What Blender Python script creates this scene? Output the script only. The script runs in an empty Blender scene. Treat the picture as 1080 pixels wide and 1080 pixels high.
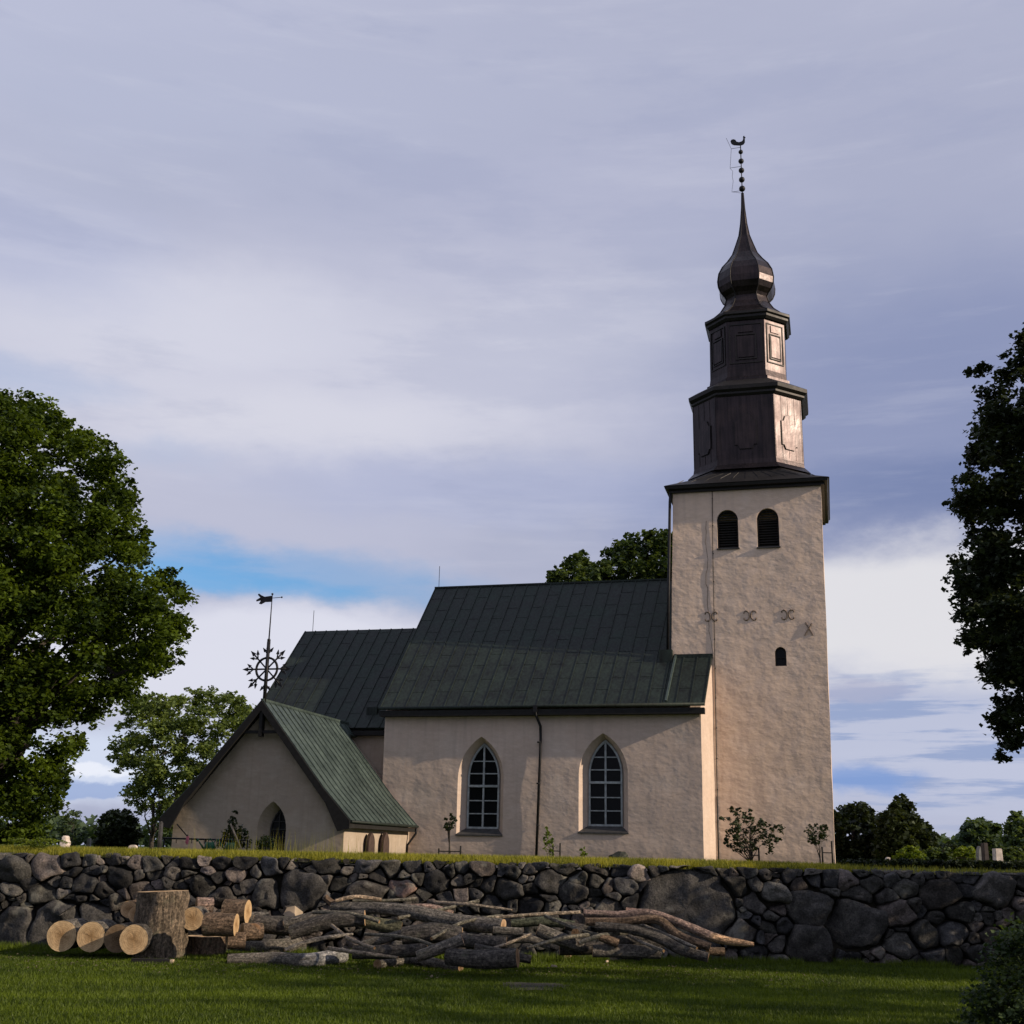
import bpy, bmesh, math, random
import numpy as np
from mathutils import Vector, Matrix, noise
random.seed(7); RNG = np.random.default_rng(7)
PI = math.pi
SC = bpy.context.scene; COL = SC.collection

# ------------------------------------------------------------------ camera
F = 1260.0; EYE = 1.6
TH = math.atan(360 / F); ROLL = .02
CM = Matrix.Rotation(PI / 2 + TH, 3, 'X') @ Matrix.Rotation(ROLL, 3, 'Z')
cd = bpy.data.cameras.new('camera'); cam = bpy.data.objects.new('camera', cd); COL.objects.link(cam)
cam.matrix_world = Matrix.Translation((0, 0, EYE)) @ CM.to_4x4()
cd.sensor_width = 36; cd.sensor_fit = 'HORIZONTAL'; cd.lens = 36 * F / 1080
cd.clip_end = 3000; cd.clip_start = .1
SC.camera = cam

def ray(x, y): return CM @ Vector(((x - 540) / F, (540 - y) / F, -1.0))
def at(x, y, Y):                       # the point at distance Y north of the camera
    d = ray(x, y); return Vector((0, 0, EYE)) + d * (Y / d.y)
def on_z(x, y, z):
    d = ray(x, y); return Vector((0, 0, EYE)) + d * ((z - EYE) / d.z)

# ------------------------------------------------------------------ sun, sky
SUN_AZ = (.938, -.346)                 # horizontal direction towards the sun
SUN_EL = math.radians(21.5)
sd = Vector((SUN_AZ[0], SUN_AZ[1], 0)).normalized() * math.cos(SUN_EL) + Vector((0, 0, math.sin(SUN_EL)))
sl = bpy.data.lights.new('sun', 'SUN'); sl.energy = 4.3; sl.angle = math.radians(.5); sl.color = (1, .82, .62)
so = bpy.data.objects.new('sun', sl); COL.objects.link(so); so.rotation_euler = sd.to_track_quat('Z', 'Y').to_euler()
SC.view_settings.view_transform = 'Standard'; SC.view_settings.look = 'None'
SC.view_settings.exposure = 0.30; SC.view_settings.gamma = 1

def s2l(c):
    return tuple(((v / 255 / 12.92) if v / 255 < .04045 else ((v / 255 + .055) / 1.055) ** 2.4) for v in c)

W = bpy.data.worlds.new('World'); SC.world = W; W.use_nodes = True
def build_world():
    nt = W.node_tree; N = nt.nodes; L = nt.links; N.clear()
    out = N.new('ShaderNodeOutputWorld'); bg = N.new('ShaderNodeBackground'); bg.inputs['Strength'].default_value = .1
    L.new(bg.outputs[0], out.inputs[0])
    sky = N.new('ShaderNodeTexSky'); sky.sky_type = 'NISHITA'; sky.sun_disc = False
    sky.sun_elevation = SUN_EL; sky.sun_rotation = math.atan2(SUN_AZ[0], SUN_AZ[1])
    tc = N.new('ShaderNodeTexCoord')
    sp = N.new('ShaderNodeSeparateXYZ'); L.new(tc.outputs['Generated'], sp.inputs[0])
    def m(op, a, b=None, c=None, clamp=False):
        n = N.new('ShaderNodeMath'); n.operation = op; n.use_clamp = clamp
        for i, v in enumerate((a, b, c)):
            if v is None: continue
            if isinstance(v, (int, float)): n.inputs[i].default_value = v
            else: L.new(v, n.inputs[i])
        return n.outputs[0]
    az = m('ARCTAN2', sp.outputs[0], sp.outputs[1]); el = m('ARCSINE', sp.outputs[2])
    cb = N.new('ShaderNodeCombineXYZ'); L.new(az, cb.inputs[0]); L.new(m('MULTIPLY', el, 2.0), cb.inputs[1])
    def nz(scale, detail, vec, rough=.5, seed=0, sx=1, sy=1, rot=0):
        mp = N.new('ShaderNodeMapping'); mp.inputs['Scale'].default_value = (sx, sy, 1); mp.inputs['Location'].default_value = (seed, seed * .7, seed)
        mp.inputs['Rotation'].default_value = (0, 0, rot)
        L.new(vec, mp.inputs[0])
        n = N.new('ShaderNodeTexNoise'); n.inputs['Scale'].default_value = scale; n.inputs['Detail'].default_value = detail
        n.inputs['Roughness'].default_value = rough
        L.new(mp.outputs[0], n.inputs['Vector']); return n
    # domain warp: cloud edges billow
    wv = nz(6, 9, cb.outputs[0], .6, 3.3)
    ws = N.new('ShaderNodeSeparateColor'); L.new(wv.outputs['Color'], ws.inputs[0])
    azw = m('ADD', az, m('MULTIPLY', m('SUBTRACT', ws.outputs[0], .5), .16))
    elw = m('ADD', el, m('MULTIPLY', m('SUBTRACT', ws.outputs[1], .5), .07))
    def mix(fac, a, b):
        n = N.new('ShaderNodeMix'); n.data_type = 'RGBA'
        if isinstance(fac, (int, float)): n.inputs[0].default_value = fac
        else: L.new(fac, n.inputs[0])
        for s, v in ((6, a), (7, b)):
            if isinstance(v, tuple): n.inputs[s].default_value = (*[q * 10 for q in s2l(v)], 1)
            else: L.new(v, n.inputs[s])
        return n.outputs[2]
    def ramp(x, lo, hi):
        n = N.new('ShaderNodeMapRange'); n.interpolation_type = 'SMOOTHERSTEP'; L.new(x, n.inputs[0])
        n.inputs[1].default_value = lo; n.inputs[2].default_value = hi; return n.outputs[0]
    def blob(px, py, rx, ry, soft=.55, amount=1, tilt=0):
        d = ray(px, py).normalized(); a0 = math.atan2(d.x, d.y); e0 = math.asin(d.z)
        ra = rx / F / math.cos(e0); re = ry / F * .93
        da = m('SUBTRACT', azw, a0); de = m('SUBTRACT', elw, e0)
        if tilt: de = m('SUBTRACT', de, m('MULTIPLY', da, tilt))
        q = m('SQRT', m('ADD', m('POWER', m('DIVIDE', m('ABSOLUTE', da), ra), 2.0), m('POWER', m('DIVIDE', m('ABSOLUTE', de), re), 2.0)))
        r = ramp(q, 1 + soft, max(0.02, 1 - soft))
        return m('MULTIPLY', r, amount) if amount != 1 else r
    big = nz(2.2, 5, cb.outputs[0], .5, 1.0, 1, 1.6, .15)
    st = nz(7, 8, cb.outputs[0], .62, 5.0, .6, 2.6, .16)
    fine = nz(3.1, 10, cb.outputs[0], .62, 14.0, 1, 2.2, -.1)
    c = mix(ramp(big.outputs[0], .36, .64), (163, 166, 190), (177, 178, 200))
    c = mix(blob(60, 20, 420, 130, .8, .6), c, (176, 180, 205))
    c = mix(blob(600, 60, 420, 110, .9, .5), c, (170, 172, 196))
    c = mix(blob(980, 230, 260, 150, .9, .5), c, (158, 161, 188))
    c = mix(blob(560, 200, 260, 60, .9, .45, .1), c, (160, 163, 190))
    c = mix(blob(300, 400, 400, 100, .85, .9, .06), c, (196, 195, 212))
    c = mix(blob(180, 340, 190, 46, .9, .6, .1), c, (203, 202, 217))
    c = mix(blob(330, 455, 210, 40, .8, .65, .05), c, (206, 204, 217))
    c = mix(blob(620, 360, 200, 46, .9, .55, .1), c, (190, 190, 208))
    c = mix(blob(20, 250, 120, 60, .9, .4), c, (168, 174, 205))
    c = mix(blob(1000, 430, 260, 150, .8, .85), c, (126, 135, 172))
    c = mix(blob(930, 520, 240, 36, .8, .85), c, (112, 124, 164))
    c = mix(blob(520, 520, 260, 34, .8, .55), c, (162, 168, 200))
    c = mix(m('MULTIPLY', ramp(st.outputs[0], .48, .74), .15), c, (205, 204, 218))
    c = mix(m('MULTIPLY', ramp(fine.outputs[0], .52, .36), .22), c, (140, 147, 180))
    c = mix(blob(1000, 640, 270, 78, .33, .95), c, (214, 211, 217))
    c = mix(blob(1000, 790, 330, 75, .5, .8), c, (182, 186, 209))
    st2 = nz(10, 8, cb.outputs[0], .6, 9.0, .7, 3.6, .05)
    lowr = blob(960, 790, 300, 80, .35)
    c = mix(m('MULTIPLY', m('MULTIPLY', lowr, ramp(st2.outputs[0], .47, .62)), .85), c, (137, 152, 190))
    c = mix(blob(915, 725, 55, 12, .5, .6), c, (168, 168, 192))
    c = mix(blob(905, 830, 36, 16, .6, .8), c, (118, 146, 200))
    c = mix(blob(250, 700, 330, 66, .45, .88), c, (212, 211, 225))
    c = mix(blob(90, 810, 230, 40, .5, .85), c, (203, 210, 231))
    c = mix(blob(85, 838, 70, 11, .3, .8), c, (140, 158, 200))
    c = mix(blob(80, 815, 60, 6, .4, .7), c, (230, 230, 240))
    # rest of the dome, behind the camera: the same broken cloud, brighter about the sun
    # blue holes show the clear sky itself
    hole = m('MAXIMUM', blob(300, 604, 180, 27, .7, .97, -.06), blob(30, 400, 60, 20, .9, .25))
    hole = m('MAXIMUM', hole, blob(225, 598, 90, 22, .5, .9))
    hole = m('MAXIMUM', hole, blob(150, 480, 60, 14, .8, .15))
    hole = m('MULTIPLY', hole, m('SUBTRACT', 1.0, m('MULTIPLY', ramp(fine.outputs[0], .44, .68), .4)))
    skyb = N.new('ShaderNodeMix'); skyb.data_type = 'RGBA'; skyb.blend_type = 'MULTIPLY'; skyb.inputs[0].default_value = 1
    L.new(sky.outputs[0], skyb.inputs[6]); skyb.inputs[7].default_value = (.62, 1.0, 1.38, 1)
    fin = N.new('ShaderNodeMix'); fin.data_type = 'RGBA'; L.new(hole, fin.inputs[0]); L.new(c, fin.inputs[6]); L.new(skyb.outputs[2], fin.inputs[7])
    gr = N.new('ShaderNodeMix'); gr.data_type = 'RGBA'; gr.blend_type = 'MULTIPLY'; gr.inputs[0].default_value = 1
    L.new(fin.outputs[2], gr.inputs[6]); gr.inputs[7].default_value = (.925, .945, .925, 1); L.new(gr.outputs[2], bg.inputs['Color'])
    W.cycles.sampling_method = 'MANUAL'; W.cycles.sample_map_resolution = 512
build_world()

# ------------------------------------------------------------------ materials
def mat(name, fn):
    m = bpy.data.materials.new(name); m.use_nodes = True; nt = m.node_tree
    b = nt.nodes['Principled BSDF']; fn(nt, nt.nodes, nt.links, b); return m
def tex(N, L, kind, vec, **kw):
    n = N.new(kind)
    for k, v in kw.items():
        if k in n.inputs: n.inputs[k].default_value = v
        else: setattr(n, k, v)
    if vec is not None: L.new(vec, n.inputs['Vector'])
    return n
def coords(N, L, scale=(1, 1, 1), out='Object'):
    t = N.new('ShaderNodeTexCoord'); mp = N.new('ShaderNodeMapping'); mp.inputs['Scale'].default_value = scale
    L.new(t.outputs[out], mp.inputs[0]); return mp.outputs[0]
def cr(N, L, fac, stops):
    n = N.new('ShaderNodeValToRGB'); e = n.color_ramp.elements
    while len(e) < len(stops): e.new(.5)
    for q, (p, c) in zip(e, stops): q.position = p; q.color = (*c, 1)
    L.new(fac, n.inputs[0]); return n.outputs[0]
def bump(N, L, h, dist, strength=1, prev=None):
    n = N.new('ShaderNodeBump'); n.inputs['Distance'].default_value = dist; n.inputs['Strength'].default_value = strength
    L.new(h, n.inputs['Height'])
    if prev is not None: L.new(prev, n.inputs['Normal'])
    return n.outputs[0]
def mixc(N, L, fac, a, b, mode='MIX'):
    n = N.new('ShaderNodeMix'); n.data_type = 'RGBA'; n.blend_type = mode
    if isinstance(fac, (int, float)): n.inputs[0].default_value = fac
    else: L.new(fac, n.inputs[0])
    for s, v in ((6, a), (7, b)):
        if isinstance(v, tuple): n.inputs[s].default_value = (*v, 1)
        else: L.new(v, n.inputs[s])
    return n.outputs[2]

def plaster(name, base, warm, pale, lump=.05, lscale=1.1):
    def f(nt, N, L, b):
        v = coords(N, L)
        n1 = tex(N, L, 'ShaderNodeTexNoise', v, Scale=.55, Detail=5.0, Roughness=.6)
        n2 = tex(N, L, 'ShaderNodeTexNoise', coords(N, L, (1, 1, 2.2)), Scale=2.3, Detail=8.0, Roughness=.65)
        n3 = tex(N, L, 'ShaderNodeTexNoise', v, Scale=22.0, Detail=5.0, Roughness=.6)
        c = cr(N, L, n1.outputs[0], [(.35, base), (.5, warm), (.68, pale)])
        c = mixc(N, L, .55, c, cr(N, L, n2.outputs[0], [(.3, tuple(x * .84 for x in base)), (.55, base), (.75, pale)]))
        # run-off streaks
        n4 = tex(N, L, 'ShaderNodeTexNoise', coords(N, L, (3.2, 3.2, .16)), Scale=1.6, Detail=4.0)
        c = mixc(N, L, cr(N, L, n4.outputs[0], [(.5, (0, 0, 0)), (.8, (.35, .35, .35))]), c, tuple(x * .6 for x in base))
        sx = N.new('ShaderNodeSeparateXYZ'); tcz = N.new('ShaderNodeTexCoord'); L.new(tcz.outputs['Object'], sx.inputs[0])
        az_ = N.new('ShaderNodeMath'); az_.operation = 'MULTIPLY_ADD'; L.new(n2.outputs[0], az_.inputs[0]); az_.inputs[1].default_value = -1.6; L.new(sx.outputs[2], az_.inputs[2])
        c = mixc(N, L, cr(N, L, az_.outputs[0], [(.6, (.5, .5, .5)), (1.0, (0, 0, 0))]), c, tuple(x * .55 for x in base))
        L.new(c, b.inputs['Base Color']); b.inputs['Roughness'].default_value = .95; b.inputs['Specular IOR Level'].default_value = .15
        nb = tex(N, L, 'ShaderNodeTexNoise', coords(N, L, (1, 1, 1.3)), Scale=lscale, Detail=3.0, Roughness=.45)
        nb2 = tex(N, L, 'ShaderNodeTexNoise', coords(N, L, (1, 1, 1.6)), Scale=4.2, Detail=3.0, Roughness=.5)
        p = bump(N, L, nb.outputs[0], lump * 1.5)
        p = bump(N, L, nb2.outputs[0], lump * .38, 1, p)
        p = bump(N, L, n3.outputs[0], .005, .5, p)
        L.new(p, b.inputs['Normal'])
    return mat(name, f)
M = {}
M['tower_plaster'] = plaster('tower_plaster', (.66, .52, .42), (.69, .52, .38), (.74, .60, .49), .045, 1.1)  # base paler than the nave's: the tower's stronger sunlight is put into the colour
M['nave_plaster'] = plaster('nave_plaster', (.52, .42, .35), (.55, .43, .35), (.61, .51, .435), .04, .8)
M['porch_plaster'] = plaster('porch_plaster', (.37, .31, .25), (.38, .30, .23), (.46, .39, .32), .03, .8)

def sheet(name, c0, c1, rough, metal, seam=1.1, spec=.5):
    def f(nt, N, L, b):
        v = coords(N, L)
        n1 = tex(N, L, 'ShaderNodeTexNoise', v, Scale=.9, Detail=6.0, Roughness=.6)
        n2 = tex(N, L, 'ShaderNodeTexNoise', coords(N, L, (7, 7, .5)), Scale=1.3, Detail=4.0)
        c = mixc(N, L, .5, cr(N, L, n1.outputs[0], [(.35, c0), (.68, c1)]), cr(N, L, n2.outputs[0], [(.35, c0), (.7, c1)]))
        L.new(c, b.inputs['Base Color'])
        b.inputs['Metallic'].default_value = metal
        L.new(cr(N, L, n1.outputs[0], [(.3, (rough - .08,) * 3), (.7, (rough + .1,) * 3)]), b.inputs['Roughness'])
        b.inputs['Specular IOR Level'].default_value = spec
        br = tex(N, L, 'ShaderNodeTexBrick', coords(N, L, (1, 1, 1)), Scale=1.0)
        n3 = tex(N, L, 'ShaderNodeTexNoise', v, Scale=3.0, Detail=3.0)
        p = bump(N, L, n3.outputs[0], .02, .6)
        L.new(p, b.inputs['Normal'])
    return mat(name, f)
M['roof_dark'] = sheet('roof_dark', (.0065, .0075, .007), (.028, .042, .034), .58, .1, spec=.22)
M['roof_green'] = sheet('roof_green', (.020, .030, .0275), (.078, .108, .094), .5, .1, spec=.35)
M['spire_copper'] = sheet('spire_copper', (.014, .012, .013), (.050, .037, .038), .37, .74, spec=.3)
M['spire_trim'] = sheet('spire_trim', (.016, .015, .015), (.03, .027, .026), .5, .3, spec=.25)
def simple(name, c, rough=.8, metal=0, spec=.3, nscale=6, var=.3):
    def f(nt, N, L, b):
        n1 = tex(N, L, 'ShaderNodeTexNoise', coords(N, L), Scale=float(nscale), Detail=5.0)
        L.new(cr(N, L, n1.outputs[0], [(.3, tuple(x * (1 - var) for x in c)), (.7, tuple(min(1, x * (1 + var)) for x in c))]), b.inputs['Base Color'])
        b.inputs['Roughness'].default_value = rough; b.inputs['Metallic'].default_value = metal; b.inputs['Specular IOR Level'].default_value = spec
        L.new(bump(N, L, n1.outputs[0], .006, .5), b.inputs['Normal'])
    return mat(name, f)
M['black_wood'] = simple('black_wood', (.012, .0115, .011), .8)
M['louvre'] = simple('louvre', (.02, .019, .018), .85)
M['iron'] = simple('iron', (.018, .018, .02), .55, .5)
M['frame_paint'] = simple('frame_paint', (.28, .31, .32), .6)
M['slate_sill'] = simple('slate_sill', (.045, .045, .045), .6)
M['old_wood'] = simple('old_wood', (.34, .27, .19), .85)
M['dark_stone'] = simple('dark_stone', (.06, .048, .045), .8)
M['red_stone'] = simple('red_stone', (.055, .036, .03), .8)
M['pale_stone'] = simple('pale_stone', (.6, .52, .46), .8)
M['grey_stone'] = simple('grey_stone', (.2, .2, .19), .85)
M['green_plastic'] = simple('green_plastic', (.01, .09, .04), .45, var=.1)
M['pink_cloth'] = simple('pink_cloth', (.7, .2, .25), .8, var=.1)
M['litter_wood'] = simple('litter_wood', (.11, .085, .055), .9, nscale=30, var=.6)
M['soil'] = simple('soil', (.03, .026, .018), 1, nscale=9)
M['anchor_iron'] = simple('anchor_iron', (.17, .13, .10), .75)
M['moss'] = simple('moss', (.035, .04, .016), 1, nscale=14, var=.5)
def glassf(nt, N, L, b):
    b.inputs['Base Color'].default_value = (.006, .007, .008, 1); b.inputs['Roughness'].default_value = .22
    b.inputs['Specular IOR Level'].default_value = .10
    n = tex(N, L, 'ShaderNodeTexNoise', coords(N, L), Scale=7.0, Detail=2.0); L.new(bump(N, L, n.outputs[0], .01, .3), b.inputs['Normal'])
M['glass'] = mat('glass', glassf)

def attr(N, name):
    n = N.new('ShaderNodeAttribute'); n.attribute_name = name; return n
def stonef(nt, N, L, b):
    a = attr(N, 'tone')
    v = coords(N, L)
    n1 = tex(N, L, 'ShaderNodeTexNoise', v, Scale=5.0, Detail=9.0, Roughness=.7)
    n2 = tex(N, L, 'ShaderNodeTexNoise', v, Scale=38.0, Detail=5.0, Roughness=.7)
    n3 = tex(N, L, 'ShaderNodeTexNoise', v, Scale=2.2, Detail=7.0, Roughness=.65)
    c = mixc(N, L, 1, a.outputs['Color'], cr(N, L, n1.outputs[0], [(.3, (.35, .35, .35)), (.52, (.85, .85, .85)), (.75, (1.9, 1.8, 1.7))]), 'MULTIPLY')
    c = mixc(N, L, 1, c, cr(N, L, n2.outputs[0], [(.3, (.4, .4, .4)), (.7, (1.5, 1.5, 1.5))]), 'MULTIPLY')
    # lichen
    c = mixc(N, L, cr(N, L, n3.outputs[0], [(.57, (0, 0, 0)), (.66, (.7, .7, .7))]), c, (.17, .165, .14))
    L.new(c, b.inputs['Base Color']); b.inputs['Roughness'].default_value = .92; b.inputs['Specular IOR Level'].default_value = .2
    p = bump(N, L, n1.outputs[0], .05, 1); p = bump(N, L, n2.outputs[0], .012, 1, p); L.new(p, b.inputs['Normal'])
M['fieldstone'] = mat('fieldstone', stonef)
def barkf(nt, N, L, b):
    a = attr(N, 'tone'); u = N.new('ShaderNodeUVMap')
    mp = N.new('ShaderNodeMapping'); mp.inputs['Scale'].default_value = (1, .22, 1); L.new(u.outputs[0], mp.inputs[0])
    n1 = tex(N, L, 'ShaderNodeTexNoise', mp.outputs[0], Scale=22.0, Detail=6.0, Roughness=.7)
    n2 = tex(N, L, 'ShaderNodeTexNoise', coords(N, L), Scale=4.0, Detail=6.0, Roughness=.7)
    vo = tex(N, L, 'ShaderNodeTexVoronoi', mp.outputs[0], Scale=17.0, feature='DISTANCE_TO_EDGE')
    c = mixc(N, L, 1, a.outputs['Color'], cr(N, L, n1.outputs[0], [(.3, (.3, .29, .28)), (.52, (1, 1, 1)), (.75, (2.1, 2.0, 1.9))]), 'MULTIPLY')
    n5 = tex(N, L, 'ShaderNodeTexNoise', coords(N, L), Scale=26.0, Detail=4.0, Roughness=.75)
    c = mixc(N, L, 1, c, cr(N, L, n5.outputs[0], [(.34, (.4, .4, .4)), (.5, (.9, .9, .9)), (.68, (1.9, 1.85, 1.75))]), 'MULTIPLY')
    c = mixc(N, L, cr(N, L, n2.outputs[0], [(.55, (0, 0, 0)), (.68, (.5, .5, .5))]), c, (.13, .135, .09))
    L.new(c, b.inputs['Base Color']); b.inputs['Roughness'].default_value = .95; b.inputs['Specular IOR Level'].default_value = .1
    p = bump(N, L, n1.outputs[0], .07, 1); p = bump(N, L, vo.outputs[0], .03, .8, p); p = bump(N, L, n5.outputs[0], .02, 1, p); L.new(p, b.inputs['Normal'])
M['bark'] = mat('bark', barkf)
def cutf(nt, N, L, b):
    u = N.new('ShaderNodeUVMap'); a = attr(N, 'tone')
    n0 = tex(N, L, 'ShaderNodeTexNoise', u.outputs[0], Scale=6.0, Detail=3.0)
    ln = N.new('ShaderNodeVectorMath'); ln.operation = 'LENGTH'; L.new(u.outputs[0], ln.inputs[0])
    ad = N.new('ShaderNodeMath'); ad.operation = 'MULTIPLY_ADD'; L.new(n0.outputs[0], ad.inputs[0]); ad.inputs[1].default_value = .06; L.new(ln.outputs['Value'], ad.inputs[2])
    mu = N.new('ShaderNodeMath'); mu.operation = 'MULTIPLY'; L.new(ad.outputs[0], mu.inputs[0]); mu.inputs[1].default_value = 230
    si = N.new('ShaderNodeMath'); si.operation = 'SINE'; L.new(mu.outputs[0], si.inputs[0])
    n1 = tex(N, L, 'ShaderNodeTexNoise', u.outputs[0], Scale=14.0, Detail=6.0, Roughness=.7)
    c = mixc(N, L, 1, a.outputs['Color'], cr(N, L, n1.outputs[0], [(.3, (.65, .6, .55)), (.7, (1.2, 1.2, 1.2))]), 'MULTIPLY')
    c = mixc(N, L, 1, c, cr(N, L, ad.outputs[0], [(.04, (.5, .42, .33)), (.16, (.95, .9, .85)), (.26, (1.1, 1.1, 1.1))]), 'MULTIPLY')
    c = mixc(N, L, cr(N, L, si.outputs[0], [(.0, (.0, .0, .0)), (1, (.35, .35, .35))]), c, (.20, .12, .055))
    L.new(c, b.inputs['Base Color']); b.inputs['Roughness'].default_value = .8; b.inputs['Specular IOR Level'].default_value = .2
    L.new(bump(N, L, n1.outputs[0], .01, .6), b.inputs['Normal'])
M['cut_wood'] = mat('cut_wood', cutf)
def leafm(name, c0, c1, trans=.35):
    m = bpy.data.materials.new(name); m.use_nodes = True; nt = m.node_tree; N = nt.nodes; L = nt.links
    b = N['Principled BSDF']; a = attr(N, 'tone'); out = N['Material Output']
    col = mixc(N, L, a.outputs['Fac'], c0, c1)
    L.new(col, b.inputs['Base Color']); b.inputs['Roughness'].default_value = .55; b.inputs['Specular IOR Level'].default_value = .25
    t = N.new('ShaderNodeBsdfTranslucent'); L.new(mixc(N, L, 1, col, (1.6, 1.5, .5), 'MULTIPLY'), t.inputs[0])
    ms = N.new('ShaderNodeMixShader'); ms.inputs[0].default_value = trans
    L.new(b.outputs[0], ms.inputs[1]); L.new(t.outputs[0], ms.inputs[2]); L.new(ms.outputs[0], out.inputs[0]); return m
M['leaf_maple'] = leafm('leaf_maple', (.006, .017, .004), (.105, .158, .013))  # near-black to yellow range paints shaded and sunlit clumps into the leaf colour
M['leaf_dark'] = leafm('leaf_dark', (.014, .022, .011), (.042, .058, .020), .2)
M['leaf_mid'] = leafm('leaf_mid', (.016, .032, .012), (.115, .16, .045))
M['leaf_light'] = leafm('leaf_light', (.03, .055, .018), (.17, .225, .06))
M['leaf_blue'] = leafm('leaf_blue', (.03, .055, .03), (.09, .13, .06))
M['leaf_lime'] = leafm('leaf_lime', (.06, .10, .012), (.19, .24, .03))
M['grass_blade'] = leafm('grass_blade', (.030, .052, .004), (.110, .155, .008), .3)
M['turf_blade'] = leafm('turf_blade', (.07, .09, .010), (.38, .35, .045), .35)
def lawnf(nt, N, L, b):
    v = coords(N, L)
    n1 = tex(N, L, 'ShaderNodeTexNoise', v, Scale=.35, Detail=7.0, Roughness=.65)
    n2 = tex(N, L, 'ShaderNodeTexNoise', v, Scale=30.0, Detail=5.0, Roughness=.7)
    c = cr(N, L, n1.outputs[0], [(.3, (.026, .042, .005)), (.5, (.040, .062, .006)), (.7, (.065, .085, .010))])
    c = mixc(N, L, 1, c, cr(N, L, n2.outputs[0], [(.3, (.5, .5, .5)), (.7, (1.5, 1.5, 1.4))]), 'MULTIPLY')
    L.new(c, b.inputs['Base Color']); b.inputs['Roughness'].default_value = 1; b.inputs['Specular IOR Level'].default_value = .1
    L.new(bump(N, L, n2.outputs[0], .04, 1), b.inputs['Normal'])
M['lawn'] = mat('lawn', lawnf)

# ------------------------------------------------------------------ object helpers
def tag(o, label=None, cat=None, group=None, kind=None):
    if label: o['label'] = label
    if cat: o['category'] = cat
    if group: o['group'] = group
    if kind: o['kind'] = kind
    return o
def empty(name, loc=(0, 0, 0), rz=0, parent=None):
    o = bpy.data.objects.new(name, None); COL.objects.link(o); o.location = loc; o.rotation_euler = (0, 0, rz); o.empty_display_size = .2
    if parent: o.parent = parent
    return o
def link(name, me, m, parent=None):
    o = bpy.data.objects.new(name, me); COL.objects.link(o)
    if m is not None: me.materials.append(M[m] if isinstance(m, str) else m)
    if parent: o.parent = parent
    return o
class MB:
    def __init__(s): s.v = []; s.f = []; s.sm = []
    def add(s, vs, fs, smooth=False):
        k = len(s.v); s.v += [tuple(p) for p in vs]; s.f += [tuple(i + k for i in f) for f in fs]; s.sm += [smooth] * len(fs); return s
    def hexa(s, p):      # 8 points: bottom ring then top ring
        return s.add(p, [(3, 2, 1, 0), (4, 5, 6, 7), (0, 1, 5, 4), (1, 2, 6, 5), (2, 3, 7, 6), (3, 0, 4, 7)])
    def box(s, x0, x1, y0, y1, z0, z1):
        return s.hexa([(x0, y0, z0), (x1, y0, z0), (x1, y1, z0), (x0, y1, z0), (x0, y0, z1), (x1, y0, z1), (x1, y1, z1), (x0, y1, z1)])
    def bar(s, a, b, w, d, up=(0, 0, 1)):       # rectangular bar a->b
        a = Vector(a); b = Vector(b); t = (b - a).normalized(); up = Vector(up)
        if abs(t.dot(up)) > .98: up = Vector((0, 1, 0))
        x = t.cross(up).normalized() * w / 2; y = t.cross(x).normalized() * d / 2
        return s.hexa([a - x - y, a + x - y, a + x + y, a - x + y, b - x - y, b + x - y, b + x + y, b - x + y])
    def tube(s, pts, rad, n=8, cap=True, smooth=True):
        pts = [Vector(p) for p in pts]; rad = rad if isinstance(rad, (list, tuple)) else [rad] * len(pts)
        k = len(s.v); up = Vector((.13, .21, .97))
        for i, p in enumerate(pts):
            t = (pts[min(i + 1, len(pts) - 1)] - pts[max(i - 1, 0)]).normalized()
            x = t.cross(up)
            if x.length < .05: x = t.cross(Vector((1, 0, 0)))
            x.normalize(); y = t.cross(x); up = up if abs(t.dot(up)) < .9 else x.cross(t)
            for j in range(n):
                a = 2 * PI * j / n; s.v.append(tuple(p + (x * math.cos(a) + y * math.sin(a)) * rad[i]))
        for i in range(len(pts) - 1):
            for j in range(n):
                s.f.append((k + i * n + j, k + i * n + (j + 1) % n, k + (i + 1) * n + (j + 1) % n, k + (i + 1) * n + j)); s.sm.append(smooth)
        if cap:
            s.f.append(tuple(k + j for j in range(n))[::-1]); s.sm.append(False)
            e = k + (len(pts) - 1) * n; s.f.append(tuple(e + j for j in range(n))); s.sm.append(False)
        return s
    def prism(s, poly, y0, y1):     # poly in (x, z), extruded along y
        n = len(poly); k = len(s.v)
        s.v += [(x, y0, z) for x, z in poly] + [(x, y1, z) for x, z in poly]
        s.f.append(tuple(k + i for i in range(n))); s.f.append(tuple(k + n + i for i in range(n))[::-1]); s.sm += [False] * 2
        for i in range(n):
            j = (i + 1) % n; s.f.append((k + j, k + i, k + n + i, k + n + j)); s.sm.append(False)
        return s
    def sphere(s, c, r, n=12, sz=1):
        m = n // 2; k = len(s.v); c = Vector(c)
        for i in range(m + 1):
            th = PI * i / m
            for j in range(n):
                a = 2 * PI * j / n; s.v.append((c.x + r * math.sin(th) * math.cos(a), c.y + r * math.sin(th) * math.sin(a), c.z + r * sz * math.cos(th)))
        for i in range(m):
            for j in range(n): s.f.append((k + i * n + j, k + (i + 1) * n + j, k + (i + 1) * n + (j + 1) % n, k + i * n + (j + 1) % n)); s.sm.append(True)
        return s
    def mesh(s, name):
        me = bpy.data.meshes.new(name); me.from_pydata(s.v, [], s.f); me.polygons.foreach_set('use_smooth', s.sm)
        bm = bmesh.new(); bm.from_mesh(me); bmesh.ops.recalc_face_normals(bm, faces=bm.faces); bm.to_mesh(me); bm.free(); me.update(); return me
    def build(s, name, m, parent=None): return link(name, s.mesh(name), m, parent)

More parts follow.
